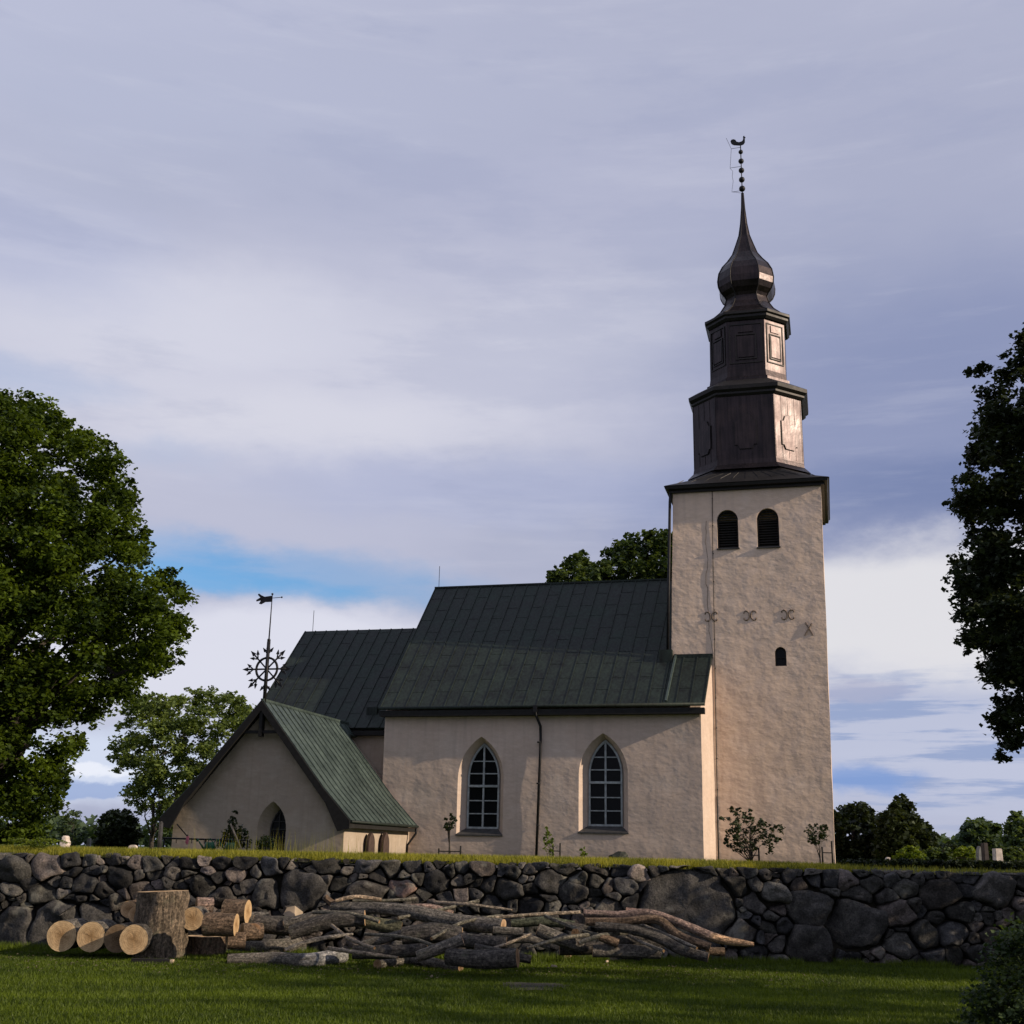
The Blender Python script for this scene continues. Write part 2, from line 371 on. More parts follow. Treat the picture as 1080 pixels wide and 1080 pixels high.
def cut(obj, cutters, solver='EXACT'):
    for c in cutters:
        me = c.mesh('cutter'); co = bpy.data.objects.new('cutter', me); COL.objects.link(co)
        if obj.parent: co.parent = obj.parent
        md = obj.modifiers.new('b', 'BOOLEAN'); md.operation = 'DIFFERENCE'; md.object = co; md.solver = solver
        bpy.context.view_layer.update()
        dg = bpy.context.evaluated_depsgraph_get(); nm = bpy.data.meshes.new_from_object(obj.evaluated_get(dg))
        obj.modifiers.clear(); old = obj.data; obj.data = nm; bpy.data.meshes.remove(old)
        bpy.data.objects.remove(co); bpy.data.meshes.remove(me)
def gridcut(me, step, amp, freq=.35, keep=None):
    bm = bmesh.new(); bm.from_mesh(me)
    xs = [v.co for v in bm.verts]
    for ax in range(3):
        lo = min(c[ax] for c in xs); hi = max(c[ax] for c in xs); n = int((hi - lo) / step)
        for i in range(1, n):
            p = Vector((0, 0, 0)); p[ax] = lo + (hi - lo) * i / n; nn = Vector((0, 0, 0)); nn[ax] = 1
            bmesh.ops.bisect_plane(bm, geom=bm.verts[:] + bm.edges[:] + bm.faces[:], plane_co=p, plane_no=nn)
    for v in bm.verts:
        if v.co.z < 1.2: continue
        d = noise.noise_vector(v.co * freq) * amp + noise.noise_vector(v.co * freq * 3.1) * amp * .4
        v.co += Vector((d.x, d.y, 0))
    bm.to_mesh(me); bm.free()

def fastmesh(name, V, Fq, tone=None, uv=None, smooth=False):
    "V (n,3), Fq (m,k) with k = 3 or 4; tone per vertex scalar or rgb"
    me = bpy.data.meshes.new(name); n, k = len(V), Fq.shape[1]
    me.vertices.add(n); me.vertices.foreach_set('co', V.astype(np.float32).ravel())
    me.loops.add(Fq.size); me.loops.foreach_set('vertex_index', Fq.astype(np.int32).ravel())
    me.polygons.add(len(Fq)); me.polygons.foreach_set('loop_start', np.arange(0, Fq.size, k, dtype=np.int32))
    me.polygons.foreach_set('loop_total', np.full(len(Fq), k, dtype=np.int32))
    me.update(calc_edges=True)
    if smooth: me.polygons.foreach_set('use_smooth', [True] * len(Fq))
    if tone is not None:
        a = me.color_attributes.new('tone', 'FLOAT_COLOR', 'POINT')
        t = np.ones((n, 4), np.float32)
        if tone.ndim == 1: t[:, :3] = tone[:, None]
        else: t[:, :3] = tone
        a.data.foreach_set('color', t.ravel())
    return me
def set_tone(me, rgb):
    a = me.color_attributes.new('tone', 'FLOAT_COLOR', 'POINT'); a.data.foreach_set('color', np.tile(np.array([*rgb, 1], np.float32), len(me.vertices)))

def rand_dirs(n):
    v = RNG.normal(size=(n, 3)); return v / np.linalg.norm(v, axis=1)[:, None]
def leaf_mesh(name, P, size, tone, up=.6, aspect=.8):
    "one folded four-cornered leaf at every point"
    n = len(P); nrm = rand_dirs(n); nrm[:, 2] = np.abs(nrm[:, 2]) + up; nrm /= np.linalg.norm(nrm, axis=1)[:, None]
    t = np.cross(nrm, rand_dirs(n)); t /= np.linalg.norm(t, axis=1)[:, None] + 1e-9; b = np.cross(nrm, t)
    s = (size * RNG.uniform(.6, 1.35, n))[:, None]
    a0 = P - t * s * .5; a1 = P + b * s * .5 * aspect + nrm * s * .12; a2 = P + t * s * .5; a3 = P - b * s * .5 * aspect + nrm * s * .12
    V = np.stack([a0, a1, a2, a3], 1).reshape(-1, 3); i = np.arange(n) * 4
    Fq = np.concatenate([np.stack([i, i + 1, i + 2], 1), np.stack([i, i + 2, i + 3], 1)])
    return fastmesh(name, V, Fq, np.repeat(np.clip(tone, 0, 1), 4))
def inside(x, y, poly):
    c = False; j = len(poly) - 1
    for i in range(len(poly)):
        xi, yi = poly[i]; xj, yj = poly[j]
        if (yi > y) != (yj > y) and x < (xj - xi) * (y - yi) / (yj - yi) + xi: c = not c
        j = i
    return c
def edge_dist(x, y, poly):
    d = 1e9
    for i in range(len(poly)):
        a = poly[i]; b = poly[(i + 1) % len(poly)]; dx, dy = b[0] - a[0], b[1] - a[1]
        t = max(0, min(1, ((x - a[0]) * dx + (y - a[1]) * dy) / (dx * dx + dy * dy + 1e-9)))
        d = min(d, math.hypot(x - a[0] - t * dx, y - a[1] - t * dy))
    return d

def limb_path(a, b, k=5, wob=.12, sag=.0):
    a = Vector(a); b = Vector(b); L_ = (b - a).length; pts = []
    for i in range(k + 1):
        t = i / k; p = a.lerp(b, t); w = math.sin(PI * t) * wob * L_
        p += noise.noise_vector(p * .9 + Vector((3, 7, 1))) * w; p.z += math.sin(PI * t) * sag * L_
        pts.append(p)
    return pts
def outline_tree(name, label, poly, Y, trunk_px, base_z, lobe_px, nlobes, per_lobe, leaf, m, thick, group=None, trunk_r=.3, up=.5,
                 cat='tree', limbs=14, trunk_m='trunk_bark', base_y=None, flat=.75, tone_b=.45, gaps=0):
    "A crown whose lobes fill a plan of its outline at its own distance, spread in depth, with trunk and limbs."
    xs = [p[0] for p in poly]; ys = [p[1] for p in poly]
    cx, cy = sum(xs) / len(xs), sum(ys) / len(ys)
    maxd = max(edge_dist(random.uniform(min(xs), max(xs)), random.uniform(min(ys), max(ys)), poly) for _ in range(1))
    lob = []; tries = 0
    inner = max(edge_dist(x, y, poly) for x, y in [(random.uniform(min(xs), max(xs)), random.uniform(min(ys), max(ys))) for _ in range(300)] if inside(x, y, poly))
    while len(lob) < nlobes and tries < nlobes * 60:
        tries += 1
        x = random.uniform(min(xs), max(xs)); y = random.uniform(min(ys), max(ys))
        if not inside(x, y, poly): continue
        e = edge_dist(x, y, poly); r = lobe_px * random.uniform(.55, 1.25)
        if e < r * .72: 
            if random.random() < .6: r = max(e / .8, lobe_px * .3)
            else: continue
            if e < lobe_px * .2: continue
        h = thick * math.sqrt(max(.03, 1 - (1 - min(1, e / inner)) ** 2))
        q = random.uniform(-1, 1); q = math.copysign(abs(q) ** .6, q)
        c = at(x, y, Y + q * h)
        if gaps and noise.noise(Vector((c.x * .55, c.y * .3, c.z * .55))) > gaps: continue
        lob.append((c, r * Y / F, random.uniform(-.3, .3)))
    lob = [q for q in lob if sum(1 for w_ in lob if (w_[0] - q[0]).length < 2.1 * (w_[1] + q[1])) > 3] if len(lob) > 60 else lob
    P = []; T = []
    for c, r, dt in lob:
        n = max(12, int(per_lobe * (r * F / Y / lobe_px) ** 2 * random.uniform(.7, 1.2)))
        d = rand_dirs(n); rr = RNG.uniform(.25, 1.05, n) ** .6
        sub = rand_dirs(max(4, n // 14)); own = RNG.integers(0, len(sub), n)       # twig sprays inside the lobe
        d = d * .55 + sub[own] * .75
        p = d * rr[:, None] * r; p[:, 2] *= flat
        P.append(p + np.array(c)); T.append(np.full(n, tone_b + dt) + RNG.normal(0, .13, n))
    P = np.concatenate(P); T = np.concatenate(T)
    tb = at(trunk_px[0], trunk_px[1], Y); tb.z = base_z
    if base_y: tb.y = base_y
    root = empty(name, tb); tag(root, label, cat, group)
    P -= np.array(tb)
    link('crown', leaf_mesh('crown', P, leaf, T, up), m, root)
    t = MB(); top = at(trunk_px[0] * .6 + cx * .4, cy * .8 + min(ys) * .2, Y) - tb
    path = limb_path((0, 0, -.2), top, 8, .05)
    rad = [trunk_r * (1 - .8 * i / 8) * (1.35 if i == 0 else 1) for i in range(9)]
    t.tube(path, rad, 10)
    order = sorted(lob, key=lambda q: random.random())[:limbs]
    for c, r, _ in order:
        c = c - tb; k = max(1, min(7, int(8 * max(.15, (c.z / max(.1, top.z)) - .35))))
        a = path[k]; pth = limb_path(a, c, 5, .16, .06)
        r0 = rad[k] * .5; t.tube(pth, [r0 * (1 - .85 * i / 5) for i in range(6)], 6)
        for _ in range(3):
            q = pth[random.randint(2, 4)]; e = Vector(random.choice(order)[0] - tb); e = q + (e - q).normalized() * min(1.6 * r + .4, (e - q).length)
            t.tube(limb_path(q, e, 3, .2), [r0 * .35, r0 * .25, r0 * .15, r0 * .06], 5)
    me = t.mesh('trunk'); link('trunk', me, trunk_m, root)
    return root
M['trunk_bark'] = simple('trunk_bark', (.05, .042, .035), .95, nscale=9, var=.5)

# ------------------------------------------------------------------ the setting
YARD = 1.42
WALL_Y = 20.3
def sheet_mesh(x0, x1, y0, y1, nx, ny, zf):
    X, Yv = np.meshgrid(np.linspace(x0, x1, nx), np.linspace(y0, y1, ny)); Z = zf(X, Yv)
    V = np.stack([X.ravel(), Yv.ravel(), Z.ravel()], 1); i = np.arange(nx * ny).reshape(ny, nx)
    Fq = np.stack([i[:-1, :-1].ravel(), i[:-1, 1:].ravel(), i[1:, 1:].ravel(), i[1:, :-1].ravel()], 1)
    return V, Fq
V, Fq = sheet_mesh(-60, 60, -20, WALL_Y + .5, 160, 60, lambda X, Y: .025 * np.sin(X * .7 + 1) * np.sin(Y * .9))
tag(link('lawn', fastmesh('lawn', V, Fq, smooth=True), 'lawn'), kind='structure')
V, Fq = sheet_mesh(-900, 900, WALL_Y + .6, 1500, 60, 60, lambda X, Y: YARD + 0 * X)
tag(link('churchyard_ground', fastmesh('churchyard_ground', V, Fq), 'lawn'), kind='structure')
V, Fq = sheet_mesh(-900, 900, -900, -20.001, 8, 8, lambda X, Y: -.02 + 0 * X)
tag(link('field_ground', fastmesh('field_ground', V, Fq), 'lawn'), kind='structure')

# grass blades of the lawn
def blades(name, n, xy, z, hmin, hmax, w, m, tonef, lean=.4):
    h = RNG.uniform(hmin, hmax, n); a = RNG.uniform(0, 2 * PI, n); wv = np.stack([np.cos(a), np.sin(a), 0 * a], 1) * (w * RNG.uniform(.7, 1.4, n))[:, None]
    base = np.stack([xy[:, 0], xy[:, 1], z], 1)
    la = RNG.uniform(0, 2 * PI, n); ll = RNG.uniform(0, lean, n) * h
    tip = base + np.stack([np.cos(la) * ll, np.sin(la) * ll, h], 1)
    V = np.stack([base - wv, base + wv, tip], 1).reshape(-1, 3)
    return link(name, fastmesh(name, V, np.arange(n * 3).reshape(n, 3), np.repeat(np.clip(tonef(base), 0, 1), 3)), m)
n = 330000
Yb = 10.4 + (WALL_Y + .1 - 10.4) * RNG.uniform(0, 1, n) ** .9; Xb = RNG.uniform(-.5, .5, n) * Yb
def tf(b):
    t = np.array([noise.noise(Vector((x * .5, y * 1.3, 0))) + .6 * noise.noise(Vector((x * 2.1, y * 5, 4))) for x, y in b[::10, :2]])
    return .40 + .55 * np.repeat(t, 10)[:len(b)] + RNG.normal(0, .16, len(b))
o = np.argsort(np.floor(Xb * 3) * 1000 + Yb); Xb, Yb = Xb[o], Yb[o]
tag(blades('lawn_grass', n, np.stack([Xb, Yb], 1), .025 * np.sin(Xb * .7 + 1) * np.sin(Yb * .9) - .004, .02, .055, .006, 'grass_blade', tf, .9), kind='stuff', label='short mown green grass of the lawn in front of the wall', cat='grass')

# ------------------------------------------------------------------ dry-stone wall
def power_cells(seeds, bounds):
    cells = []
    for i, (x, z, r) in enumerate(seeds):
        poly = [(bounds[0], bounds[2]), (bounds[1], bounds[2]), (bounds[1], bounds[3]), (bounds[0], bounds[3])]
        poly = [(max(x - 2, min(x + 2, a)), c) for a, c in poly]
        for j, (x2, z2, r2) in enumerate(seeds):
            if i == j or abs(x2 - x) > 2.6: continue
            dx, dz = x2 - x, z2 - z; d2 = dx * dx + dz * dz
            t = .5 + (r * r - r2 * r2) / (2 * d2); px, pz = x + dx * t, z + dz * t
            new = []
            for k in range(len(poly)):
                a, b = poly[k], poly[(k + 1) % len(poly)]
                da = (a[0] - px) * dx + (a[1] - pz) * dz; db = (b[0] - px) * dx + (b[1] - pz) * dz
                if da <= 0: new.append(a)
                if (da < 0) != (db < 0) and da != db:
                    s = da / (da - db); new.append((a[0] + (b[0] - a[0]) * s, a[1] + (b[1] - a[1]) * s))
            poly = new
            if len(poly) < 3: break
        cells.append(poly if len(poly) >= 3 else None)
    return cells
def chaikin(p, it=2, q=.25):
    for _ in range(it):
        n = []
        for i in range(len(p)):
            a, b = p[i], p[(i + 1) % len(p)]
            n.append((a[0] * (1 - q) + b[0] * q, a[1] * (1 - q) + b[1] * q)); n.append((a[0] * q + b[0] * (1 - q), a[1] * q + b[1] * (1 - q)))
        p = n
    return p
def resample(p, n):
    P = [Vector((*q, 0)) for q in p] + [Vector((*p[0], 0))]; L_ = [0]
    for a, b in zip(P, P[1:]): L_.append(L_[-1] + (b - a).length)
    out = []; k = 0
    for i in range(n):
        s = L_[-1] * i / n
        while L_[k + 1] < s: k += 1
        t = (s - L_[k]) / max(1e-9, L_[k + 1] - L_[k]); q = P[k].lerp(P[k + 1], t); out.append((q.x, q.y))
    return out
WT = 1.46     # top of the masonry
def w2(x, y): p = at(x, y, WALL_Y); return p.x, p.z
big = [  # the boulders one can pick out: centre px, radius px
 (725, 958, 50), (742, 965, 30), (857, 960, 25), (900, 975, 33), (905, 950, 16), (60, 980, 36), (20, 980, 28), (855, 998, 26), (95, 972, 30), (815, 943, 17),
 (315, 940, 32), (285, 942, 22), (975, 985, 19), (950, 997, 20), (945, 965, 19), (990, 945, 24), (45, 945, 18), (50, 913, 20), (15, 918, 20),
 (150, 940, 16), (90, 932, 16), (425, 936, 13), (388, 943, 24), (580, 930, 18), (605, 943, 16), (660, 935, 15), (640, 960, 15), (520, 955, 17), (955, 938, 14), (1010, 960, 18), (1050, 940, 26), (235, 945, 15), (215, 935, 16), (460, 930, 16), (535, 938, 16), (487, 945, 10), (560, 955, 16), (745, 925, 14), (780, 985, 22)]
seeds = [(*w2(x, y), r * (1 if q < 8 else .82) / F * WALL_Y) for q, (x, y, r) in enumerate(big)]
AN = 1.28
seeds = [(a, b * AN, c) for a, b, c in seeds]
tr = 0
while len(seeds) < 760 and tr < 30000:
    tr += 1
    r = random.choice([.25, .21, .17, .17, .14, .11, .08]) * random.uniform(.85, 1.1) if tr < 6000 else random.uniform(.045, .12)
    x = random.uniform(-14, 14); z = random.uniform(-.02, WT - .02) * AN
    if all((x - a) ** 2 + (z - b) ** 2 > (r * .86 + c * .86) ** 2 for a, b, c in seeds): seeds.append((x, z, r))
cells = power_cells(seeds, (-14.2, 14.2, -.06 * AN, WT * AN))
cells = [[(a, b / AN) for a, b in c] if c else None for c in cells]
V = []; Fc = []; T = []
bigparts = []
def stone(poly, tone, big=False):
    c = (sum(p[0] for p in poly) / len(poly), sum(p[1] for p in poly) / len(poly))
    area = .5 * abs(sum(poly[i][0] * poly[(i + 1) % len(poly)][1] - poly[(i + 1) % len(poly)][0] * poly[i][1] for i in range(len(poly))))
    R = math.sqrt(area / PI); k = 1 - min(.16, .006 / R + .008)
    poly = [(a + random.uniform(-.17, .17) * R, b + random.uniform(-.15, .15) * R) for a, b in poly]
    p = chaikin(chaikin(poly, 1, .13), 1, .25); N_ = 40 if R > .16 else 26; p = resample(p, N_)
    p = [(c[0] + (x - c[0]) * k, c[1] + (z - c[1]) * k) for x, z in p]
    out = random.uniform(-.03, .07); bulge = min(.10, R * .34) * random.uniform(.35, 1.1); sd_ = random.uniform(0, 50)
    tx, tz = random.uniform(-.32, .32), random.uniform(-.28, .2)
    vs = []; rings = [(1.0, .30), (1.0, .05), (.965, -.01), (.9, -bulge * .62), (.74, -bulge * .9), (.5, -bulge * .95), (.25, -bulge)]
    for s, dy in rings:
        for (x, z) in p:
            q = Vector((c[0] + (x - c[0]) * s, WALL_Y - out + dy, c[1] + (z - c[1]) * s))
            q.y += (q.x - c[0]) * tx * (1 if dy < .2 else 0) + (q.z - c[1]) * tz * (1 if dy < .2 else 0)
            if dy < .2:
                nv = noise.noise_vector(q * 3.2 + Vector((sd_, 0, 0))) * min(.07, R * .3) + noise.noise_vector(q * 9 + Vector((sd_, 0, 0))) * .02
                # flat facets
                nv.y += abs(noise.noise(q * 2.6 + Vector((sd_, 9, 0)))) * -.11
                q += nv
            vs.append(q)
    vs.append(Vector((c[0], WALL_Y - out - bulge, c[1])))
    fs = []
    for i in range(len(rings) - 1):
        for j in range(N_): fs.append((i * N_ + j, i * N_ + (j + 1) % N_, (i + 1) * N_ + (j + 1) % N_, (i + 1) * N_ + j))
    l = (len(rings) - 1) * N_
    for j in range(N_): fs.append((l + j, l + (j + 1) % N_, len(vs) - 1))
    return vs, fs
tones = [(.062, .060, .058), (.085, .08, .075), (.05, .05, .052), (.11, .10, .09), (.075, .072, .066), (.135, .115, .105), (.045, .045, .046), (.068, .066, .06)]
wall = empty('stone_wall', (0, WALL_Y, 0)); tag(wall, 'long dark dry-stone wall of rounded boulders between lawn and churchyard', 'stone wall')
mbs = MB(); tn = []
for i, cpoly in enumerate(cells):
    if not cpoly: continue
    xs = [q[0] for q in cpoly]; zs = [q[1] for q in cpoly]
    tone = random.choice(tones); k_ = random.choice([.5, .7, .9, 1.0, 1.5]) * random.uniform(.8, 1.15); tone = tuple(t * k_ for t in tone)
    if i < len(big) and i < 12:
        tone = (.07, .067, .063)
        if big[i][0] == 742: tone = (.075, .073, .068)
    if i < len(big) and big[i][:2] == (425, 936): tone = (.22, .15, .125)
    if i < len(big) and big[i][:2] == (815, 943): tone = (.14, .135, .12)
    vs, fs = stone(cpoly, tone)
    if i < 12:
        b_ = MB(); b_.add([v - Vector((0, WALL_Y, 0)) for v in vs], fs, True); me = b_.mesh('boulder'); set_tone(me, tone); link('boulder', me, 'fieldstone', wall)
    else:
        mbs.add([v - Vector((0, WALL_Y, 0)) for v in vs], fs, True); tn += [tone] * len(vs)
me = mbs.mesh('stones'); a = me.color_attributes.new('tone', 'FLOAT_COLOR', 'POINT'); a.data.foreach_set('color', np.array([(*t, 1) for t in tn], np.float32).ravel())
link('stones', me, 'fieldstone', wall)
MB().box(-14.2, 14.2, .14, .9, -.1, WT - .1).build('earth_core', 'soil', wall)
MB().box(-60, -14.21, -.05, .9, -.1, WT - .06).box(14.21, 60, -.05, .9, -.1, WT - .06).build('outer_stretch', 'grey_stone', wall)

# turf on top of the wall
V, Fq = sheet_mesh(-14.5, 14.5, WALL_Y - .02, WALL_Y + 1.3, 260, 16, lambda X, Y: WT - .02 + .0 * X)
for i, v in enumerate(V):
    t = (v[1] - WALL_Y + .02) / 1.32; k = math.sin(min(1, t * 2.2) * PI / 2)
    left = min(1, max(0, (8.5 - v[0]) / 5))
    V[i, 2] = WT - .055 + (.04 + .045 * left) * k + noise.noise(Vector((v[0] * 1.3, v[1] * 2, 0))) * .025 - (.06 if t > .8 else 0)
    V[i, 1] += noise.noise(Vector((v[0] * 2.3, 0, 3))) * .05 if t < .3 else 0
turf = link('turf', fastmesh('turf', V, Fq, smooth=True), 'moss'); tag(turf, 'mossy turf capping the stone wall', 'turf', kind='stuff')
n = 90000
Xb = RNG.uniform(-10.5, 10.5, n); Yb = WALL_Y + .0 + RNG.uniform(0, 1, n) ** 1.3 * 1.2
dens = np.clip((6.3 - Xb) / 1.6, .10, 1); k = RNG.uniform(0, 1, n) < dens; Xb, Yb = Xb[k], Yb[k]; n = len(Xb)
tt = np.clip((Yb - WALL_Y + .02) / 1.32, 0, 1); left = np.clip((8.5 - Xb) / 5, 0, 1)
zb = WT - .06 + (.04 + .045 * left) * np.sin(np.minimum(1, tt * 2.2) * PI / 2)
o_ = blades('turf_grass', n, np.stack([Xb, Yb], 1), zb, .03, .11, .006, 'turf_blade', lambda b: .42 + RNG.normal(0, .25, len(b)) + .35 * np.array([noise.noise(Vector((x * 1.6, 0, 6))) for x in b[:, 0]]), .8)
tag(o_, 'yellow-green sunlit grass growing along the top of the wall', 'grass', kind='stuff')
# tall seed stalks
n = 240; cx = RNG.choice([at(x, 890, 21).x for x in (240, 262, 300, 318, 335, 345, 372)], n) + RNG.normal(0, .28, n); cy = RNG.uniform(20.6, 21.5, n)
o_ = blades('grass_stalks', n, np.stack([cx, cy], 1), np.full(n, WT - .02), .2, .55, .0028, 'turf_blade', lambda b: .5 + RNG.normal(0, .2, len(b)), .25)
tag(o_, 'tall dry grass stalks rising from the wall top before the gabled annex', 'grass', kind='stuff')

# ------------------------------------------------------------------ the church
A = math.radians(14.9)
church = empty('church', (10.608, 54, 0), -A)
tag(church, 'cream plastered medieval church with dark metal roofs and onion-topped west tower', 'church')
def arch_pts(cx, w, z0, zs, za, n=10, pointed=True):
    "outline of an arched opening in (u, z), anticlockwise from bottom left"
    c = w / 2; r = za - zs; pts = [(cx - c, z0), (cx + c, z0)]
    if pointed:
        R = (c * c + r * r) / (2 * c); a1 = math.atan2(r, R - c)
        right = [(cx + c - R + R * math.cos(a1 * i / n), zs + R * math.sin(a1 * i / n)) for i in range(n + 1)]
    else:
        right = [(cx + c * math.cos(PI / 2 * i / n), zs + r * math.sin(PI / 2 * i / n)) for i in range(n + 1)]
    left = [(2 * cx - x, z) for x, z in right[::-1]][1:]
    return pts[:1] + [pts[1]] + right[(0 if abs(zs - z0) > 1e-6 else 1):] + left
def loft(p0, v0, p1, v1):
    mb = MB(); n = len(p0)
    vs = [(x, v0, z) for x, z in p0] + [(x, v1, z) for x, z in p1]
    fs = [tuple(range(n)), tuple(range(n, 2 * n))[::-1]] + [(j, i, n + i, n + j) for i in range(n) for j in [(i + 1) % n]]
    return mb.add(vs, fs)
def ring_frame(mb, po, pi_, v0, v1):
    "frame between an outer and an inner outline"
    n = len(po); vs = [(x, v0, z) for x, z in po] + [(x, v0, z) for x, z in pi_] + [(x, v1, z) for x, z in po] + [(x, v1, z) for x, z in pi_]
    fs = []
    for i in range(n):
        j = (i + 1) % n; fs += [(i, j, n + j, n + i), (2 * n + i, 3 * n + i, 3 * n + j, 2 * n + j), (i, 2 * n + i, 2 * n + j, j), (n + i, n + j, 3 * n + j, 3 * n + i)]
    mb.add(vs, fs)

# tower ---------------------------------------------------------------
t = MB(); ub = [(-3.48, 0), (3.6, 0), (3.6, 7.1), (-3.48, 7.1)]; ut = [(-3.02, .06), (3.86, .06), (3.86, 7), (-3.02, 7)]
t.hexa([(u, v, .9) for u, v in ub] + [(u, v, 18.47) for u, v in ut])
tower = t.build('tower_wall', 'tower_plaster', church); gridcut(tower.data, .6, .022, .45)
bel = [(-.485, .98, 15.52, 16.9, 17.4), (1.37, 1.0, 15.5, 16.86, 17.38)]
cuts = [loft(arch_pts(c, w, a, s, b, 10, False), -.5, arch_pts(c, w, a, s, b, 10, False), .6) for c, w, a, s, b in bel]
sm = (1.70, .50, 9.95, 10.55, 10.82)
cuts.append(loft(arch_pts(*sm, 8, False), -.5, arch_pts(*sm, 8, False), .42))
cut(tower, cuts)
for c, w, a, s, b in bel:
    mb = MB(); ring_frame(mb, arch_pts(c, w - .01, a + .005, s, b - .005, 10, False), arch_pts(c, w - .13, a + .07, s, b - .08, 10, False), .2, .3)
    lv = mb.build('belfry_shutter', 'black_wood', church)
    mb = MB()
    z = a + .08
    while z < b - .1:
        hw = w / 2 - .07 if z < s else (w / 2 - .07) * math.sqrt(max(.01, 1 - ((z - s) / (b - s)) ** 2))
        mb.hexa([(c - hw, .26, z), (c + hw, .26, z), (c + hw, .4, z + .07), (c - hw, .4, z + .07), (c - hw, .26, z + .025), (c + hw, .26, z + .025), (c + hw, .4, z + .095), (c - hw, .4, z + .095)]); z += .125
    mb.build('slats', 'louvre', lv)
    MB().box(c - w / 2 + .01, c + w / 2 - .01, .42, .5, a + .01, s).build('back_board', 'louvre', lv)
    MB().box(c - w / 2 - .04, c + w / 2 + .04, -.05, .2, a - .05, a - .002).build('sill', 'slate_sill', lv)
c, w, a, s, b = sm
mb = MB(); ring_frame(mb, arch_pts(c, w - .01, a + .005, s, b - .005, 8, False), arch_pts(c, w - .11, a + .05, s, b - .06, 8, False), .14, .2)
mb.box(c - w / 2 + .05, c + w / 2 - .05, .15, .19, a + .36, a + .39)
sw = mb.build('window', 'black_wood', church)
loft(arch_pts(c, w - .03, a + .02, s, b - .02, 8, False), .21, arch_pts(c, w - .03, a + .02, s, b - .02, 8, False), .24).build('pane', 'glass', sw)
# wall anchors shaped like two back-to-back curls, and one X
for ua, za in ((-1.36, 12.31), (.41, 12.30), (2.10, 12.29)):
    mb = MB(); mb.bar((ua - .05, .035, za), (ua + .05, .035, za), .05, .05)
    for sgn in (-1, 1):
        mb.tube([(ua + sgn * (.25 - .22 * math.sin(PI * (.08 + .84 * i / 12))), .025, za + .22 * math.cos(PI * i / 12)) for i in range(13)], .032, 6)
        for q in (-1, 1): mb.tube([(ua + sgn * .20, .025, za + q * .215), (ua + sgn * .27, .025, za + q * .17), (ua + sgn * .27, .025, za + q * .10)], .026, 6)
    mb.build('wall_anchor', 'anchor_iron', church)
MB().bar((2.86, .03, 11.9), (3.16, .03, 11.3), .06, .05).bar((3.12, .0, 11.85), (2.8, .0, 11.32), .05, .045).build('wall_anchor', 'anchor_iron', church)
mb = MB(); pc = [(-1.5 + .12 * noise.noise(Vector((z * 1.1, 0, 7))) + .06 * noise.noise(Vector((z * 4, 3, 7))) + (.0 if z > 12 else (12 - z) * .12) , .0032 * z - .002, z) for z in np.linspace(16.9, 10.3, 40)]
mb.tube(pc, .012, 4); mb.build('crack', 'anchor_iron', church)
MB().tube([(-3.12, -.02, 18.4), (-3.16, -.06, 17.9), (-3.28, -.08, 14), (-3.38, -.1, 10.6)], .07, 8).build('downpipe', 'iron', church)
# tower cornice and low hipped roof
mb = MB()
mb.box(-3.2, 4.02, -.1, 7.15, 18.34, 18.47)
mb.hexa([(-3.32, -.32, 18.47), (4.16, -.32, 18.47), (4.16, 7.35, 18.47), (-3.32, 7.35, 18.47), (-3.36, -.36, 18.60), (4.20, -.36, 18.60), (4.20, 7.39, 18.60), (-3.36, 7.39, 18.60)])
mb.build('cornice', 'spire_trim', church)
UC, VC = .46, 3.5
ZA = [18, 18.8, 19.35, 20.02, 24.5, 24.78, 25.32, 25.5, 28.6, 28.96, 29.4, 29.9, 30.3, 31.35, 32.2, 32.85, 33.3, 34.6, 36.15, 45]
ZB = [18, 18.60, 19.0, 19.58, 23.58, 23.9, 24.52, 24.72, 27.88, 28.2, 28.85, 29.55, 29.85, 30.62, 31.5, 32.3, 32.85, 34.2, 36.1, 44.95]
def zm(z): return float(np.interp(z, ZA, ZB))       # heights as measured on the spire
def octo(a, b, z, uc=UC):
    z = zm(z); return [(uc - b, VC - a, z), (uc + b, VC - a, z), (uc + a, VC - b, z), (uc + a, VC + b, z), (uc + b, VC + a, z), (uc - b, VC + a, z), (uc - a, VC + b, z), (uc - a, VC - b, z)]
def oct_loft(mb, prof, smooth=False):
    k = len(mb.v); vs = []; fs = []
    for pr in prof: vs += octo(*pr)
    for i in range(len(prof) - 1):
        for j in range(8): fs.append((i * 8 + j, i * 8 + (j + 1) % 8, (i + 1) * 8 + (j + 1) % 8, (i + 1) * 8 + j))
    fs.append(tuple(range(8))[::-1]); e = (len(prof) - 1) * 8; fs.append(tuple(e + j for j in range(8)))
    mb.add(vs, fs, smooth)
mb = MB()
E0 = (UC + .0, VC)
oct_loft(mb, [(3.80, 3.70, 18.80, .42), (3.84, 3.76, 18.86, .42), (3.3, 2.6, 19.35, .42), (2.95, 1.9, 19.75, .42), (2.72, 1.45, 20.1, .42)])
for k in range(-5, 6):     # standing seams on the front slope
    for sgn in (1,):
        u0 = .42 + k * .68; u1 = .42 + k * .45 ; 
        mb.bar((u0, VC - 3.80, zm(18.84)), (u0 * .6 + u1 * .4, VC - 3.28, zm(19.37)), .035, .035)
        if abs(k) < 5: mb.bar((u0 * .6 + u1 * .4, VC - 3.28, zm(19.37)), (u1 * .8 + .09, VC - 2.93, zm(19.77)), .035, .035)
mb.build('tower_roof', 'spire_trim', church)
